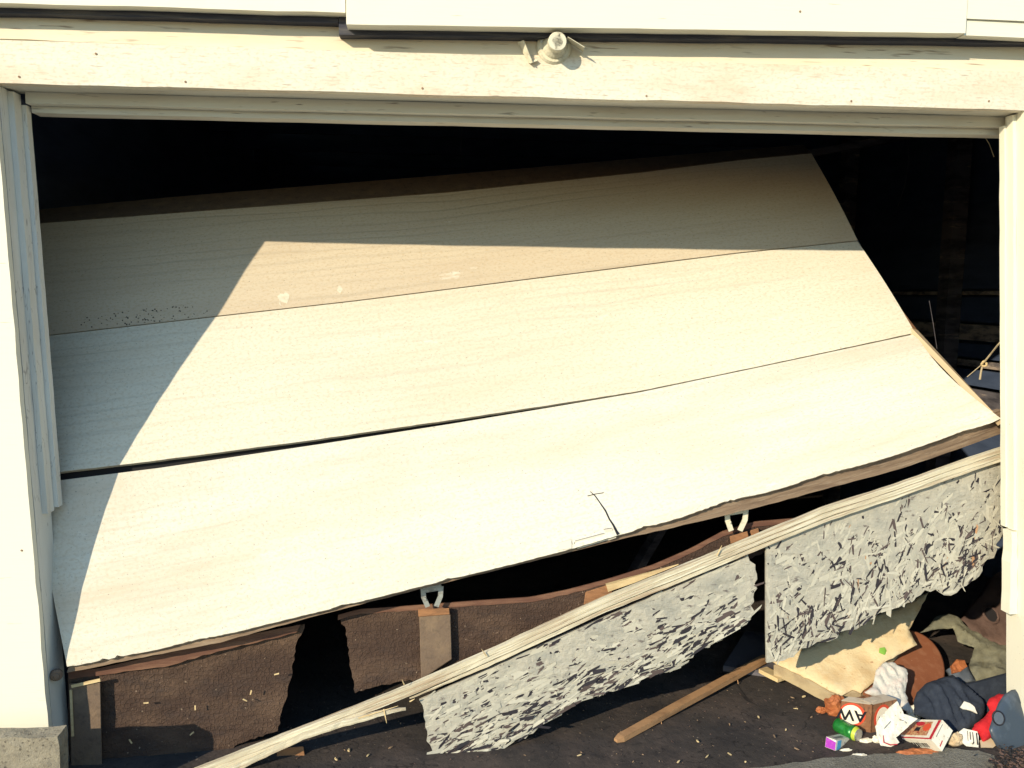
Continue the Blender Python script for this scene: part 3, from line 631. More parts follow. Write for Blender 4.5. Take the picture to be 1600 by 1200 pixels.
def flakes(f3, n, ang, spread, lo, hi, botf, seed, dens, w0, w1):
    """painted strand flakes standing a little proud of the board; fewer painted ones near the broken lower edge"""
    def ex(mb, ol):
        rnd = random.Random(seed)
        x0, x1 = min(p[0] for p in ol), max(p[0] for p in ol); y0, y1 = min(p[1] for p in ol), max(p[1] for p in ol)
        k = 0
        while k < n:
            px, py = rnd.uniform(x0, x1), rnd.uniform(y0, y1)
            if not inside((px, py), ol) : continue
            k += 1
            t = botf(px, py)                    # 0 at top, 1 at the lower edge
            clus = max(0, noise.noise(Vector((px*.022, py*.022, seed+9))))
            wear = min(1, t**2.2*1.0+.9*clus*(.35+t))
            r = rnd.random()
            if r < (.07 if ang > .8 else .12)+.42*wear: mi = 4 if rnd.random() < .65 else 3
            elif r < .085+.42*wear: mi = 5 if rnd.random() < .25 else 3
            elif r < .085+.42*wear+dens*(.5+wear): mi = 1 if rnd.random() < .6 else 2
            else: continue
            L = rnd.uniform(lo, hi)*(1 if rnd.random() < .85 else 1.35); W = L*rnd.uniform(w0, w1); a = ang+rnd.gauss(0, spread)
            if mi >= 3: W *= rnd.uniform(.6, 1.1)
            if t < .6 and mi >= 3: L *= .8
            hp = L*.5*F/2.9
            if not (inside((px+cos(a)*hp, py-sin(a)*hp), ol) and inside((px-cos(a)*hp, py+sin(a)*hp), ol)) and rnd.random() < .93: continue
            o = f3(px, py); X = (f3(px+4, py)-o).normalized(); Z = (f3(px, py-4)-o).normalized(); N_ = X.cross(Z).normalized()
            if N_.y > 0: N_ = -N_
            dx = X*cos(a)+Z*sin(a); dy = -X*sin(a)+Z*cos(a); tl = rnd.gauss(0, .018+.04*wear); t2 = rnd.gauss(0, .05+.12*wear)
            lift = rnd.uniform(.0006, .0016+.0025*wear)
            cc = o+N_*lift; pts = []
            for (u, v_) in ((-.5, -.35), (-.42, .4), (.1, .55), (.5, .3), (.45, -.42), (-.05, -.5)):
                u += rnd.uniform(-.07, .07); v_ += rnd.uniform(-.12, .12)
                pts.append(cc+dx*(u*L)+dy*(v_*W)+N_*(u*L*tl+v_*W*t2))
            th = N_*-.0012
            mb.add(pts+[p_+th for p_ in pts], [(0, 1, 2, 3, 4, 5)]+[(i, i+6, (i+1) % 6+6, (i+1) % 6) for i in range(6)], mi)
    return ex
OM = [M_OSB, O_PAL, O_MID, O_BRN, O_DRK, O_TAN]
f1 = vplane(655, barY(655)+.012, 1185, barY(1185)+.012)
polyL = [(655, 1094), (760, 1047), (950, 962), (1090, 902), (1150, 878), (1168, 866), (1180, 882), (1183, 905), (1178, 940), (1172, 968), (1150, 985), (1128, 1000), (1100, 1012), (1075, 1030), (1055, 1047), (1020, 1056), (985, 1068), (950, 1080), (905, 1096), (875, 1112), (850, 1128), (833, 1146), (800, 1158), (775, 1172), (752, 1186), (725, 1183), (700, 1192), (676, 1186), (668, 1150), (662, 1120)]
def bl(px, py):
    top = 1094-(px-655)*.432; bot = 1192-(px-676)*.40 if px < 1185 else 980
    return max(0, min(1, (py-top)/max(20, bot-top)))
ob = sheet('strand_board', polyL, f1, OM, B, 7, 3.6, Vector((0, .011, 0)), amp=.003, freq=16, seed=21, skip=(0, 1, 2), extra=flakes(f1, 3600, radians(28), .20, .045, .13, bl, 5, .5, .06, .14))
ob['label'] = 'left grey strand board piece, ragged lower edge'
f2 = vplane(1197, barY(1197)+.014, 1570, .19)
polyR = [(1197, 850), (1290, 816), (1400, 777), (1500, 738), (1570, 708), (1568, 760), (1562, 800), (1566, 835), (1556, 850), (1553, 872), (1535, 882), (1530, 900), (1510, 915), (1495, 926), (1475, 930), (1462, 921), (1445, 922), (1430, 934), (1412, 945), (1395, 951), (1370, 960), (1345, 978), (1320, 985), (1300, 1000), (1270, 1008), (1245, 1020), (1225, 1032), (1198, 1036), (1197, 980)]
def br(px, py):
    top = 850-(px-1197)*.38; bot = 1036-(px-1197)*.40
    return max(0, min(1, (py-top)/max(20, bot-top)))
ob = sheet('strand_board', polyR, f2, OM, B, 7, 3.6, Vector((0, .011, 0)), amp=.002, freq=16, seed=22, skip=(0, 1, 2, 3, 27, 28), extra=flakes(f2, 3200, radians(62), .62, .030, .085, br, 6, .42, .08, .20))
ob['label'] = 'right pale strand board piece beside the right jamb, big flakes lifting'
# =============================================================== LAMP HOLDER on the header
c = at(865, 74, 0.008); LH = thing('lamp_holder', 'small cream porcelain lamp holder without a bulb fixed on the header board', 'light fitting', (c.x, .0, c.z-.04))
ax = Vector((.02, -1, -.05)).normalized()
q = MB(); q.tube([c, c+ax*.012, c+ax*.020], [.056, .055, .048], 28)
q.build('base', M_PORC, LH)
q = MB(); q.tube([c+ax*.0205, c+ax*.028, c+ax*.040, c+ax*.050], [.040, .036, .026, .024], 24); q.build('neck', M_PORC, LH)
q = MB(); pr = [c+ax*.0505, c+ax*.075, c+ax*.077, c+ax*.077, c+ax*.060]; q.tube(pr, [.0285, .0285, .027, .017, .015], 28); q.build('socket', M_PORC, LH)
q = MB(); q.tube([c+ax*.0605, c+ax*.064], [.0145, .012], 16); q.tube([c+ax*.0645, c+ax*.068], .005, 10); q.build('contact', M_GRYP, LH)
for s in (-1, 1):
    q = MB(); d = c+Vector((s*.042, 0, .012))+ax*.018; q.tube([d, d+ax*.006], .005, 8); q.build('screw', M_METAL, LH)
def flap(pa, pb, pc, pd, m=M_PORC):
    q = MB(); P = [pa, pb, pc, pd]; n = (pb-pa).cross(pd-pa).normalized()*.002
    q.hexa([p_ for p_ in P]+[p_+n for p_ in P]); return q.build('bracket_flap', m, LH)
flap(at(883, 62, -.005), at(887, 58, -.06), at(913, 74, -.055), at(911, 82, .0))
flap(at(808, 66, -.002), at(818, 63, -.03), at(832, 98, -.02), at(826, 99, .0))
flap(at(826, 98, -.004), at(829, 99.5, -.014), at(841, 95, -.010), at(838, 93.5, -.002))
# knob (bolt) on the left jamb
c = at(88, 1053, .05); q = MB(); q.tube([c, c+Vector((.006, -.012, 0)), c+Vector((.008, -.016, 0))], [.019, .019, .014], 18)
q.tube([c+Vector((.008, -.0165, 0)), c+Vector((.009, -.019, 0))], [.010, .008], 12)
props(q.build('door_roller', M_BLOCKD), 'round rusty roller head on the left jamb at the low corner of the door', 'roller')
# stone block bottom left
q = MB(); zt_ = at(90, 1151, -.22).z; n = 12; vs = []
x1 = at(90, 1151, -.22).x; vsg = []
v = []; f = []
bmx = bmesh.new()
bmesh.ops.create_cube(bmx, size=1)
bmesh.ops.subdivide_edges(bmx, edges=bmx.edges, cuts=9, use_grid_fill=True)
vs = []
for vv in bmx.verts:
    x = x1-.40+(vv.co.x+.5)*.40; y = -.22+(vv.co.y+.5)*.06; z = ZF-.01+(vv.co.z+.5)*(zt_-ZF+.01)
    p_ = Vector((x, y, z)); d = noise.noise_vector(p_*30)*.004+noise.noise_vector(p_*9)*.006; vs.append(p_+d)
bmx.verts.ensure_lookup_table(); fs = [tuple(vv.index for vv in ff.verts) for ff in bmx.faces]; bmx.free()
props(link('concrete_block', vs, fs, M_BLK2), 'rough grey concrete block standing at the foot of the left door jamb', 'block')

# =============================================================== THINGS ON THE FLOOR
# batten
q = MB(); a = atz(962, 1157, ZF+.012); b_ = atz(1197, 1028, ZF+.05)
q.bar([a+(b_-a)*t for t in (0, .03, .2, .4, .6, .8, 1)], .034, .020, jit=.001, taper=[.5, .95, 1, 1, 1, 1, 1])
for x, y in ((1022, 1138), (1142, 1078)):
    c = a+(b_-a)*((x-962)/235); q.tube([c+Vector((0, -.01, .006)), c+Vector((.004, -.022, -.030))], .0018, 6)
props(q.build('wood_batten', M_BATT), 'nailed wooden batten lying slanted on the floor under the left strand board', 'batten')
q = MB(); a = atz(1192, 1046, ZF+.03); b_ = atz(1222, 1062, ZF+.03); q.bar([a, (a+b_)/2, b_], .05, .016, jit=.002)
props(q.build('wood_offcut', M_RAW), 'short raw pine offcut at the near left corner of the yellow cushion', 'offcut')
q = MB(); a = atz(430, 1180, ZF+.03); pts = [(432, 1170), (474, 1166), (484, 1225), (436, 1230)]
c = [at(x, y, .10) for x, y in pts]; d = [at(x, y, .13) for x, y in pts]; q.hexa([c[3], c[2], d[2], d[3], c[0], c[1], d[1], d[0]])
props(q.build('wood_block', M_BLOCK, bevel=.002), 'orange brown wood block standing below the left part of the cream trim bar', 'block')
# wooden board half buried behind the left strand board
q = MB(); pts = [atz(1130, 1040, ZF+.03), atz(1165, 985, ZF+.02), atz(1300, 1000, ZF+.02), atz(1290, 1062, ZF+.03)]
q.hexa([p_-Vector((0, 0, .025)) for p_ in pts]+pts)
props(q.build('grey_plank', M_INTW), 'grey plank lying on the floor behind the strand boards', 'plank')

# cushion
CU = thing('cushion', 'dirty yellow cushion with a loose cover lying propped behind the litter', 'cushion', atz(1260, 1065))
fp = tiltplane(1255, 1068, 30, ZF+.055, yaw=-24)
out = [(1207, 1034), (1240, 1018), (1290, 1000), (1340, 970), (1400, 950), (1452, 924), (1420, 985), (1433, 1008), (1410, 1020), (1380, 1036), (1372, 1060), (1345, 1084), (1332, 1078), (1314, 1088), (1297, 1080), (1250, 1054)]
lo = [(x, y+3) for x, y in out]
sheet('foam', [(1209, 1037), (1290, 1003), (1400, 953), (1410, 1000), (1375, 1040), (1345, 1080), (1297, 1082), (1250, 1057)], lambda x, y: fp(x, y)-Vector((0, 0, .006)), M_FOAM, CU, 12, .8, Vector((.004, .004, -.046)), amp=.002, freq=20, seed=31)
cov = sheet('cover', out, fp, M_YEL, CU, 7, 1.0, Vector((0, .002, -.004)), amp=.012, freq=7, st=(1, .35, .35), fine=.05, seed=32, smooth=True)
q = MB(); c = fp(1378, 1022)+Vector((0, -.01, .012)); q.add([c+Vector((-.018, 0, .0)), c+Vector((0, -.01, -.006)), c+Vector((.020, .004, .0)), c+Vector((.012, .014, .016)), c+Vector((-.01, .012, .014))], [(0, 1, 2, 3, 4)])
q.add([p_+Vector((0, .002, -.002)) for p_ in q.v], [(4, 3, 2, 1, 0)])
props(q.build('paper_scrap', M_LEAF), 'bright green paper scrap on the edge of the yellow cushion', 'scrap')
# round board
RD = MB(); fr = tiltplane(1425, 1108, 30, ZF, yaw=12)
ctr = fr(1408, 1052); ex = (fr(1428, 1052)-ctr).normalized(); nn = Vector((sin(radians(12))*sin(radians(30)), -cos(radians(12))*sin(radians(30)), cos(radians(30)))); ey = nn.cross(ex).normalized(); ex = ey.cross(nn)
R_ = (fr(1475, 1052)-ctr).length*1.0
pr = [fr(1409+67*cos(t*2*pi/64), 1050+67*sin(t*2*pi/64)) for t in range(64)]
RD.add(pr+[p_-nn*.012 for p_ in pr]+[ctr+(p_-ctr)*.97+nn*.003 for p_ in pr], [tuple(range(128, 192))]+[(i, (i+1) % 64, (i+1) % 64+128, i+128) for i in range(64)]+[(i, i+64, (i+1) % 64+64, (i+1) % 64) for i in range(64)]+[tuple(range(127, 63, -1))])
props(RD.build('round_board', M_DISC), 'round rust brown board leaning behind the white plastic bag', 'board')
# cloths
fo = tiltplane(1510, 1066, 24, ZF+.02)
props(sheet('cloth', [(1437, 990), (1452, 978), (1462, 964), (1482, 960), (1500, 968), (1515, 984), (1532, 992), (1545, 1001), (1560, 1008), (1588, 1012), (1588, 1050), (1560, 1060), (1522, 1068), (1508, 1050), (1518, 1028), (1522, 1013), (1496, 1004), (1494, 996), (1488, 983), (1470, 984), (1455, 986)], fo, M_OLIVE, None, 4, .8, back(1520, 1000, .05), amp=.024, freq=16, st=(.45, 1, 1), fine=.12, seed=41, smooth=True), 'crumpled olive grey cloth heaped by the right jamb behind the litter', 'cloth')
fb = tiltplane(1540, 990, 35, ZF+.04)
SK = thing('leather_bag', 'slumped brown bag with a dark round hole behind the olive cloth', 'bag', atz(1545, 1000))
sheet('body', [(1500, 972), (1520, 945), (1540, 925), (1558, 895), (1590, 880), (1590, 1014), (1560, 1010), (1530, 994)], fb, M_SACK, SK, 7, 1, Vector((0, .06, -.06)), amp=.018, freq=8, seed=42, smooth=True)
c = fb(1543, 964)+Vector((0, -.02, .02)); pn = Vector((.1, -.75, .55)).normalized(); e1 = pn.cross(Vector((0, 0, 1))).normalized(); e2 = e1.cross(pn)
q = MB(); rg = [c+(e1*cos(t*pi/10)*.038+e2*sin(t*pi/10)*.040) for t in range(21)]; q.tube(rg, .007, 6, cap=False)
q.build('rim', M_SACK, SK)
q = MB(); q.add([c+(e1*cos(t*pi/10)*.036+e2*sin(t*pi/10)*.038)+pn*.002 for t in range(20)], [tuple(range(20))]); q.build('hole', M_DARK, SK)
fd = tiltplane(1500, 1140, 40, ZF+.005)
ND = thing('garment', 'dark navy garment bundled between the round board and the red cloth', 'clothing', atz(1485, 1135))
sheet('cloth', [(1427, 1118), (1426, 1100), (1432, 1082), (1447, 1068), (1470, 1060), (1488, 1055), (1505, 1068), (1522, 1083), (1537, 1098), (1536, 1118), (1525, 1133), (1508, 1143), (1488, 1148), (1470, 1133), (1450, 1125)], fd, M_NAVY, ND, 3.5, .6, back(1485, 1100, .05), amp=.026, freq=20, st=(1, .35, .35), fine=.12, seed=43, smooth=True, rise=.02, falloff=16)
PW = sheet('paper_scrap', [(1485, 1107), (1491, 1098), (1500, 1101), (1507, 1107), (1511, 1117), (1500, 1112), (1490, 1110)], lambda x, y: fd(x, y)+Vector((0, -.055, .035)), M_WBOX, None, 4, .4, Vector((0, .003, -.003)), amp=.002, seed=44)
props(PW, 'white torn paper tucked in the dark navy garment', 'scrap')
fdd = tiltplane(1540, 1115, 62, ZF)
props(sheet('dark_sheet', [(1500, 1072), (1530, 1066), (1577, 1053), (1575, 1095), (1558, 1112), (1535, 1112), (1515, 1090)], fdd, M_NAVY, None, 10, 0, Vector((0, .012, 0)), amp=.002, seed=45), 'flat dark panel with a straight top edge behind the red cloth', 'panel')
fj = tiltplane(1500, 1066, 35, ZF+.03)
props(sheet('denim_scrap', [(1480, 1046), (1495, 1038), (1512, 1040), (1524, 1064), (1505, 1068), (1490, 1060)], fj, M_DENIM, None, 5, .6, Vector((0, .02, -.02)), amp=.015, freq=20, seed=46, smooth=True), 'faded blue denim rag between the round board and the olive cloth', 'cloth')
props(sheet('carton_scrap', [(1482, 1040), (1490, 1030), (1502, 1032), (1506, 1042), (1495, 1050), (1484, 1052)], lambda x, y: fj(x, y)+Vector((0, -.02, .01)), M_ORNG, None, 5, .5, Vector((0, .01, -.01)), amp=.01, freq=30, seed=47), 'crumpled orange brown wrapper against the olive cloth', 'wrapper')
fr_ = tiltplane(1535, 1163, 55, ZF+.005)
props(sheet('red_cloth', [(1517, 1143), (1522, 1132), (1536, 1122), (1546, 1110), (1541, 1101), (1545, 1092), (1560, 1084), (1572, 1086), (1570, 1110), (1562, 1130), (1553, 1150), (1535, 1160), (1529, 1146)], fr_, M_RED, None, 4, .5, back(1545, 1125, .03), amp=.012, freq=22, st=(1, .4, .4), fine=.15, seed=48, smooth=True, rise=.01), 'bright red cloth squeezed between the navy garment and the blue canister', 'cloth')
fz = tiltplane(1545, 1168, 20, ZF+.004)
props(sheet('card_scrap', [(1531, 1157), (1546, 1150), (1557, 1164), (1552, 1168), (1533, 1168)], fz, M_BEIGE, None, 5, .3, Vector((0, .002, -.003)), amp=.002, seed=49), 'beige card scrap at the foot of the red cloth', 'scrap')
# blue canister
BC = thing('plastic_canister', 'slate blue plastic canister with a round cap, tipped against the right jamb', 'canister', atz(1570, 1172))
fe = tiltplane(1562, 1175, 66, ZF+.0, yaw=14)
sheet('body', [(1549, 1152), (1545, 1140), (1552, 1118), (1560, 1098), (1568, 1086), (1580, 1078), (1606, 1074), (1606, 1184), (1570, 1176), (1556, 1165)], lambda x, y: fe(x, y)+back(x, y, .02), M_BLUE, BC, 5, 0, back(1575, 1120, .12), amp=0, rise=.012, falloff=14, seed=50, smooth=True)
c = fe(1560, 1122)-back(1560, 1122, .012); pn = Vector((-.35, -.85, .4)).normalized(); e1 = pn.cross(Vector((0, 0, 1))).normalized(); e2 = e1.cross(pn)
q = MB(); rg = [c+(e1*cos(t*pi/12)*.019+e2*sin(t*pi/12)*.024) for t in range(25)]; q.tube(rg, .0028, 6, cap=False)
cp_ = q.build('cap_ring', M_BLK, BC)
q = MB(); lp = [c+(e1*cos(t*pi/12)*.016+e2*sin(t*pi/12)*.021) for t in range(24)]; q.add([p_+pn*.004 for p_ in lp]+[p_-pn*.02 for p_ in lp], [tuple(range(24))]+[(i, i+24, (i+1) % 24+24, (i+1) % 24) for i in range(24)]); q.build('cap', M_BLUE, BC)
# white plastic bag
fw_ = tiltplane(1395, 1105, 50, ZF+.05)
props(sheet('plastic_bag', [(1368, 1048), (1380, 1036), (1395, 1035), (1407, 1042), (1417, 1047), (1418, 1062), (1414, 1082), (1420, 1100), (1434, 1114), (1418, 1114), (1398, 1100), (1380, 1092), (1362, 1088), (1350, 1082), (1362, 1074), (1366, 1060)], fw_, M_BAG, None, 3, .8, back(1395, 1070, .02), amp=.015, freq=26, st=(1, .45, .45), fine=.2, seed=53, smooth=True), 'crumpled white plastic bag hanging over the brown drinks carton', 'bag')
# ---- boxes seen corner-on: three pixel edges from the nearest corner give the real orientation
def cornerbox(O, A, Bp, C, Y=None, Z=None):
    o = at(*O, Y) if Y is not None else atz(*O, Z)
    rO = ray(*O).normalized(); R1_ = rO.cross(Vector((0, 0, 1))).normalized(); U1_ = R1_.cross(rO); dep = (o-CP).length
    rs = [ray(*P).normalized() for P in (A, Bp, C)]
    V = [Vector((r_.dot(R1_)/r_.dot(rO), r_.dot(U1_)/r_.dot(rO)))*dep for r_ in rs]
    ab, ac, bc = V[0].dot(V[1]), V[0].dot(V[2]), V[1].dot(V[2])
    dz = [sqrt(max(1e-9, -ab*ac/bc)), sqrt(max(1e-9, -ab*bc/ac)), sqrt(max(1e-9, -ac*bc/ab))]
    t = [(dep+d)/r_.dot(rO) for d, r_ in zip(dz, rs)]; oc = o-CP
    for it in range(30):          # exact right angles under perspective
        E = [rs[i]*t[i]-oc for i in range(3)]
        prs = ((0, 1), (0, 2), (1, 2)); g_ = Vector([E[i].dot(E[j]) for i, j in prs]); J = Matrix(((0,)*3,)*3)
        for k, (i, j) in enumerate(prs): J[k][i] = rs[i].dot(E[j]); J[k][j] = rs[j].dot(E[i])
        try: dt = J.inverted() @ g_
        except Exception: break
        for i in range(3): t[i] -= dt[i]*.7
    return o, [rs[i]*t[i]-oc for i in range(3)]
def hexvec(q, o, a, b, c, mi=0): q.hexa([o, o+a, o+a+b, o+b, o+c, o+a+c, o+a+b+c, o+b+c], mi)
def decal(name, o, a, b, poly, m, par, n=None, lift=.0008):
    n = a.cross(b).normalized() if n is None else n
    if n.dot(CP-o) < 0: n = -n
    vs = [o+a*u+b*v_+n*lift for u, v_ in poly]; k = len(vs)
    return link(name, vs+[p_-n*(lift*.6) for p_ in vs], [tuple(range(k))]+[(i, i+k, (i+1) % k+k, (i+1) % k) for i in range(k)], m, par)
def ell(cx, cy, rx_, ry_, a0=0, a1=360, n=28): return [(cx+rx_*cos(radians(a0+(a1-a0)*i/n)), cy+ry_*sin(radians(a0+(a1-a0)*i/n))) for i in range(n+1)]
def ringpoly(cx, cy, r1, r2, a0, a1, n=24):
    return [(cx+r1[0]*cos(radians(a0+(a1-a0)*i/n)), cy+r1[1]*sin(radians(a0+(a1-a0)*i/n))) for i in range(n+1)]+[(cx+r2[0]*cos(radians(a1-(a1-a0)*i/n)), cy+r2[1]*sin(radians(a1-(a1-a0)*i/n))) for i in range(n+1)]
def text(name, s, o, xd, yd, size, m, par, lift=.0016):
    cu = bpy.data.curves.new('t', 'FONT'); cu.body = s; cu.size = 1; cu.align_x = 'CENTER'; cu.align_y = 'CENTER'; cu.offset = .02
    ob = bpy.data.objects.new('t', cu); COL.objects.link(ob); dg = bpy.context.evaluated_depsgraph_get(); me = ob.evaluated_get(dg).to_mesh()
    n = xd.cross(yd).normalized()
    if n.dot(CP-o) < 0: n = -n
    vs = [o+xd*v_.co.x*size+yd*v_.co.y*size+n*lift for v_ in me.vertices]; fs = [tuple(p_.vertices) for p_ in me.polygons]
    r = link(name, vs, fs, m, par); bpy.data.objects.remove(ob); return r
# brown drinks carton
c = Vector((.004, .006, -.118)); o = atz(1361, 1147)-c; a = Vector((-.106, .036, .002)); b_ = Vector((.120, .040, -.004))   # squashed out of square
DC = thing('drinks_carton', 'open brown drinks carton with red ringed AW emblems beside the green can', 'carton', o+c)
q = MB()
t = .003
for s_, e_ in ((a, b_), (b_, a)):
    n_ = e_.normalized()*t; hexvec(q, o, s_, n_, c)
hexvec(q, o+a, b_, a.normalized()*-t, c); hexvec(q, o+b_, a, b_.normalized()*-t, c); hexvec(q, o+c*.97, a, b_, c*.03)
q.build('body', M_CARD, DC)
upv = -c.normalized()
q = MB(); hexvec(q, o+b_*.05+a*.02, b_*.95, (a*.42+upv*.012), upv*.003)
q.build('flap', M_CARDG, DC)
q = MB(); hexvec(q, o+a*.98, -a*.9, b_*.3+upv*.008, upv*.003); q.build('flap', M_CARDG, DC)
na = a.normalized(); nc = c.normalized(); nb = b_.normalized()
em = decal('emblem', o, a, c, [(min(u, .995), w_) for u, w_ in ringpoly(.62, .42, (.42, .40), (.32, .32), -90, 270)], M_ORED, DC)
decal('emblem_field', o, a, c, [(min(u, .995), w_) for u, w_ in ell(.64, .42, .34, .33)], M_CREAM, em, lift=.0014)
text('lettering', 'AW', o+a*.66+c*.42, na, nc, c.length*.52, M_BLK, em, lift=.0028)
em = decal('emblem', o, b_, c, ringpoly(.42, .50, (.34, .44), (.24, .34), -90, 270), M_ORED, DC)
decal('emblem_field', o, b_, c, ell(.42, .50, .25, .35), M_CREAM, em, lift=.0014)
text('lettering', 'AW', o+b_*.42+c*.52, nb*-1, nc, c.length*.26, M_BLK, em, lift=.0028)
# white food carton
o, (a, b_, c) = cornerbox((1456, 1157), (1399, 1154), (1473, 1125), (1472, 1174), Y=atz(1470, 1178).y-.02)
FC = thing('food_carton', 'torn white food carton with a red border and food picture lying on the floor edge', 'carton', o+c)
q = MB(); hexvec(q, o, a, b_, c); q.build('body', M_WBOX, FC)
decal('border_stripe', o, a, b_, [(.03, .05), (1.0, .05), (1.0, .11), (.10, .11), (.10, .98), (.03, .98)], M_CRIM, FC)
decal('picture', o, a, b_, [(.20, .22), (.98, .20), (.90, .86), (.22, .90)], M_TANP, FC)
decal('picture_square', o, a, b_, [(.46, .42), (.60, .42), (.58, .60), (.46, .60)], M_BLK, FC, lift=.0016)
decal('picture_blob', o, a, b_, ell(.30, .62, .10, .18), M_ORED, FC, lift=.0016)
decal('picture_blob', o, a, b_, ell(.52, .78, .12, .10), M_CRIM, FC, lift=.0016)
rr = random.Random(3)
xx = .22
while xx < .92:
    ww = rr.uniform(.025, .05); decal('lettering', o, a, c, [(xx, .30), (xx+ww, .28), (xx+ww*.9, .66), (xx+.006, .68)], M_BLK if rr.random() < .7 else M_GRYP, FC); xx += ww+.018
decal('lettering', o+b_, -b_, c, [(.66, .62), (.92, .66), (.92, .74), (.66, .70)], M_CRIM, FC)
decal('lettering', o+b_, -b_, c, [(.15, .1), (.75, .12), (.75, .17), (.15, .15)], M_GRYP, FC)
fq = lambda x, y: at(x, y, o.y+.01+(1157-y)*.0012)
fl = sheet('torn_flap', [(1368, 1136), (1376, 1120), (1392, 1104), (1402, 1096), (1410, 1110), (1412, 1116), (1434, 1123), (1425, 1130), (1412, 1142), (1400, 1152), (1405, 1160), (1392, 1167), (1376, 1165), (1370, 1150)], fq, M_WBOX, FC, 4, .5, Vector((0, .003, 0)), amp=.004, freq=22, seed=61)
q = MB(); q.tube([fq(x, y)+Vector((0, -.012, 0)) for x, y in ((1377, 1146), (1378, 1157), (1388, 1161), (1399, 1160))], [.001, .0022, .0022, .0018], 5); q.build('border_stripe', M_CRIM, fl)
for (x0, y0, x1_, y1_) in ((1378, 1135, 1388, 1124), (1402, 1121, 1408, 1123), (1410, 1124, 1413, 1127)):
    q = MB(); q.tube([fq(x0, y0)+Vector((0, -.014, 0)), fq(x1_, y1_)+Vector((0, -.014, 0))], .0013, 5); q.build('lettering', M_GRYP, fl)
# small purple carton
o, (a, b_, c) = cornerbox((1307, 1157), (1344, 1149), (1291, 1151), (1305, 1173), Y=atz(1305, 1173).y)
SC = thing('small_carton', 'little carton with purple end and lime side, in front of green can', 'carton', o+c)
q = MB(); hexvec(q, o, a, b_, c); q.build('body', M_WBOX, SC)
decal('end_print', o, b_, c, [(.02, .2), (.98, .02), (.98, .98), (.02, .98)], M_PUR, SC)
decal('side_band', o, a, c, [(.06, .08), (.2, .06), (.2, .95), (.04, .97)], M_CYAN, SC)
decal('side_band', o, a, c, [(.58, .04), (.97, .04), (.97, .92), (.62, .95)], M_LIME, SC)
decal('side_mark', o, a, c, [(.34, .3), (.37, .3), (.37, .6), (.34, .6)], M_GRYP, SC)
decal('top_mark', o, a, b_, [(.1, .3), (.42, .25), (.42, .6), (.1, .7)], M_GRYP, SC)
# green can
CN = thing('drink_can', 'dented green drink can lying on its side behind the purple and white carton', 'can', atz(1325, 1148))
a = atz(1306, 1131, ZF+.028); b_ = atz(1338, 1147, ZF+.028); ax = (b_-a).normalized(); L = .1; b_ = a+ax*L
q = MB(); R1 = .0265
pr = [0, .004, .010, .040, .052, .060, .078]
q.tube([a+ax*p_+Vector((0, 0, -.003 if .03 < p_ < .07 else 0)) for p_ in pr], [.020, .025, R1, R1*.93, R1*.90, R1*.97, R1], 24); bd = q.build('body', M_GREEN, CN, smooth=True)
q = MB(); q.tube([a+ax*.0785, a+ax*.086, a+ax*.092], [R1, R1*.93, R1*.84], 24, cap=False); q.build('shoulder', M_LIME, CN, smooth=True)
q = MB(); q.tube([a+ax*.091, a+ax*.0945, a+ax*.0950, a+ax*.0925], [R1*.86, R1*.86, R1*.80, R1*.78], 24); ld = q.build('lid', M_ALU, CN)
e1 = ax.cross(Vector((0, 0, 1))).normalized(); e2 = e1.cross(ax)
q = MB(); cc = a+ax*.0937-e1*-.008; q.add([cc+e1*cos(t*pi/8)*.007+e2*sin(t*pi/8)*.009 for t in range(16)], [tuple(range(16))]); q.build('opening', M_BLK, ld)
# price card
fk = tiltplane(1515, 1169, 42, ZF+.003, yaw=-10)
PC = sheet('printed_card', [(1491, 1150), (1498, 1144), (1506, 1138), (1527, 1143), (1529, 1150), (1529, 1168), (1510, 1166), (1503, 1160), (1494, 1153)], fk, M_WBOX, None, 6, 0, Vector((0, .002, -.001)), amp=.001, seed=62)
props(PC, 'bent white card with dark printed columns in front of the red cloth', 'card')
q = MB()
for (x0, y0, x1_, y1_, wd) in ((1525, 1146, 1527, 1164, .0022), (1519, 1144.5, 1521, 1162, .0014), (1515, 1144, 1516, 1156, .0014), (1511, 1142.5, 1512, 1158, .0009), (1521, 1160, 1519, 1163, .002)):
    q.tube([fk(x0, y0)+Vector((0, -.002, .002)), fk(x1_, y1_)+Vector((0, -.002, .002))], wd, 5)
q.build('lettering', M_BLK, PC)
# crumpled wrappers and bits by the cartons
def lump(name, label, cat, px, py, r, m, seed, sq=(1, 1, .7), group=None):
    bm = bmesh.new(); bmesh.ops.create_icosphere(bm, subdivisions=3, radius=1); c = atz(px, py, ZF); vs = []
    for v_ in bm.verts:
        d = v_.co.normalized(); k = 1+.35*noise.noise(d*1.8+Vector((seed, 0, 0)))+.25*(1-2*abs(noise.noise(d*4+Vector((0, seed, 0)))))
        vs.append(c+Vector((d.x*sq[0], d.y*sq[1], d.z*sq[2]+sq[2]*.8))*r*k)
    fs = [tuple(v_.index for v_ in f_.verts) for f_ in bm.faces]; bm.free()
    return props(link(name, vs, fs, m), label, cat, group)
lump('wrapper', 'crumpled orange wrapper at the left of the brown drinks carton', 'wrapper', 1304, 1116, .036, M_ORNG, 3, (1.1, .8, .9))
lump('wrapper', 'small orange brown crumple left of the larger orange wrapper', 'wrapper', 1283, 1114, .014, M_ORNG, 5, (1.3, .7, .8))
lump('wrapper', 'pinkish brown crumple between the white food carton and the printed card', 'wrapper', 1492, 1164, .024, M_BEIGE, 6, (1.1, .7, .9))
lump('wrapper', 'flattened orange wrapper under the front of the white food carton', 'wrapper', 1432, 1180, .030, M_ORNG, 7, (1.9, .5, .35))
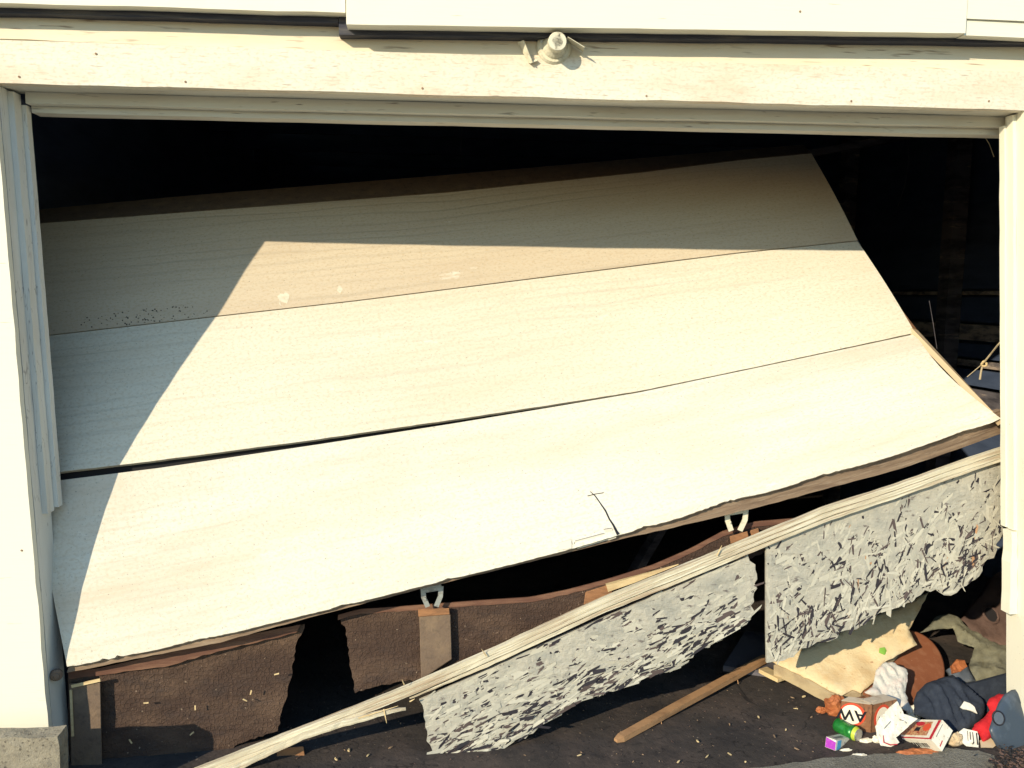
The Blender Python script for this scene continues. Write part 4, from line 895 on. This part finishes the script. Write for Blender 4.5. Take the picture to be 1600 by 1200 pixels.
lump('paper_wad', 'cream paper wad behind the white food carton, in front of the navy garment', 'paper', 1428, 1124, .024, M_CREAM, 8, (.9, .8, 1.1))
lump('paper_wad', 'small cream paper wad between the brown and the white cartons', 'paper', 1369, 1160, .013, M_CREAM, 9, (1, .8, .9))
lump('paper_wad', 'flat cream paper wad right of the small purple carton', 'paper', 1353, 1159, .014, M_CREAM, 10, (1.6, .8, .4))
lump('paper_wad', 'pale folded paper on the floor edge in front of the small purple carton', 'paper', 1341, 1183, .013, M_CREAM, 11, (2.0, .8, .4))
lump('paper_wad', 'thin pale slip under the small purple carton', 'paper', 1322, 1173, .010, M_CREAM, 12, (2.0, .6, .3))
# wood chips lying about
chips = [(1238, 1090), (1256, 1088), (1243, 1107), (1268, 1120), (1228, 1140), (1140, 1178), (1245, 1170), (1165, 1190), (1105, 1182), (1140, 1132), (1090, 1158), (1185, 1120), (1210, 1150), (1060, 1190), (905, 1180), (820, 1180), (575, 1180), (545, 1172), (610, 1168), (525, 1186), (640, 1180), (595, 1150), (1270, 1180), (1350, 1186), (1395, 1190), (1500, 1178), (1440, 1192), (1190, 1088), (1125, 1110)]
for k, (x, y) in enumerate(chips[:20]):
    r = random.Random(k); c = atz(x, y, ZF+.007); an = r.uniform(0, pi); l_ = r.uniform(.004, .010); d = Vector((cos(an), sin(an), .1))*l_
    q = MB(); q.bar([c-d, c, c+d], r.uniform(.003, .008), .003, jit=.0012, taper=[.6, 1, .5], seed=k)
    props(q.build('wood_chip', M_RAW if k % 3 else M_WOOD), 'tiny pale wood chip on the dirty garage floor', 'chip', 'pale chips scattered on the garage floor')
# fine crumbs and dry leaves by the right jamb foot and over the floor: uncountable
q = MB(); r = random.Random(9)
def crumb(c, s, mi):
    an = r.uniform(0, 6.28); d = Vector((cos(an), sin(an), r.uniform(-.3, .5)))*s; e = Vector((-sin(an), cos(an), r.uniform(-.3, .3)))*s*.55; z = Vector((0, 0, s*.35))
    q.hexa([c-d-e*.6, c+d*.8-e, c+d+e*.7, c-d*.7+e, c-d*.6-e*.4+z, c+d*.6-e*.6+z, c+d*.7+e*.5+z, c-d*.5+e*.7+z], mi)
for k in range(600):
    x, y = r.uniform(430, 1560), r.uniform(1040, 1200); c = atz(x, y, ZF+.002)
    if c.y < -.12 and c.x > .6 and y > 1172: continue
    crumb(c, r.uniform(.0012, .0042), r.choice([0, 0, 0, 1, 1, 2]))
for k in range(420):
    c = atz(r.gauss(1585, 18), r.gauss(1192, 12), ZF+.018+r.uniform(0, .02)); crumb(c, r.uniform(.003, .009), r.choice([0, 1, 1, 3]))
props(q.build('floor_crumbs', [M_SACK, M_DARK, M_WOOD, M_BROWN]), 'fine crumbs, grit and dry leaf bits scattered over the floor', 'debris', kind='stuff')
# twine by the right jamb
TW = thing('twine', 'knotted pale twine hanging by the right jamb above the low door edge', 'twine', at(1535, 600, .35))
q = MB(); k_ = at(1536, 568, .30)
q.tube([at(1570, 528, .17), at(1560, 538, .20), at(1548, 553, .26), k_], .0035, 6); q.tube([k_, at(1533, 580, .30), at(1531, 593, .30)], [.003, .0035, .004], 6)
q.tube([k_, at(1524, 578, .31), at(1511, 589, .33)], .0016, 5); q.build('strand', M_TWINE, TW)
q = MB(); cc = [k_+Vector((cos(t)*.010, sin(t*2)*.004-.006, sin(t)*.010)) for t in [i*pi/6 for i in range(13)]]; q.tube(cc, .0042, 6); q.build('knot', M_RAW, TW)
# loose wires in the dark
for pl, Y, lab in (([(1418, 215), (1420, 250), (1414, 290), (1402, 325)], 1.6, 'thin wire dangling in the dark right of the door top'), ([(1535, 208), (1546, 225), (1553, 245)], .35, 'short wire hooked at the top right corner of the opening'), ([(722, 200), (720, 235), (723, 270)], 1.5, 'thin wire dangling in the dark above the middle of the door'), ([(1452, 470), (1458, 505), (1464, 545)], .8, 'thin wire dangling beside the buckled right edge of the door')):
    q = MB(); q.tube([at(x, y, Y) for x, y in pl], .0013, 6); props(q.build('wire', M_TWINE if Y < .5 else M_INTW), lab, 'wire')
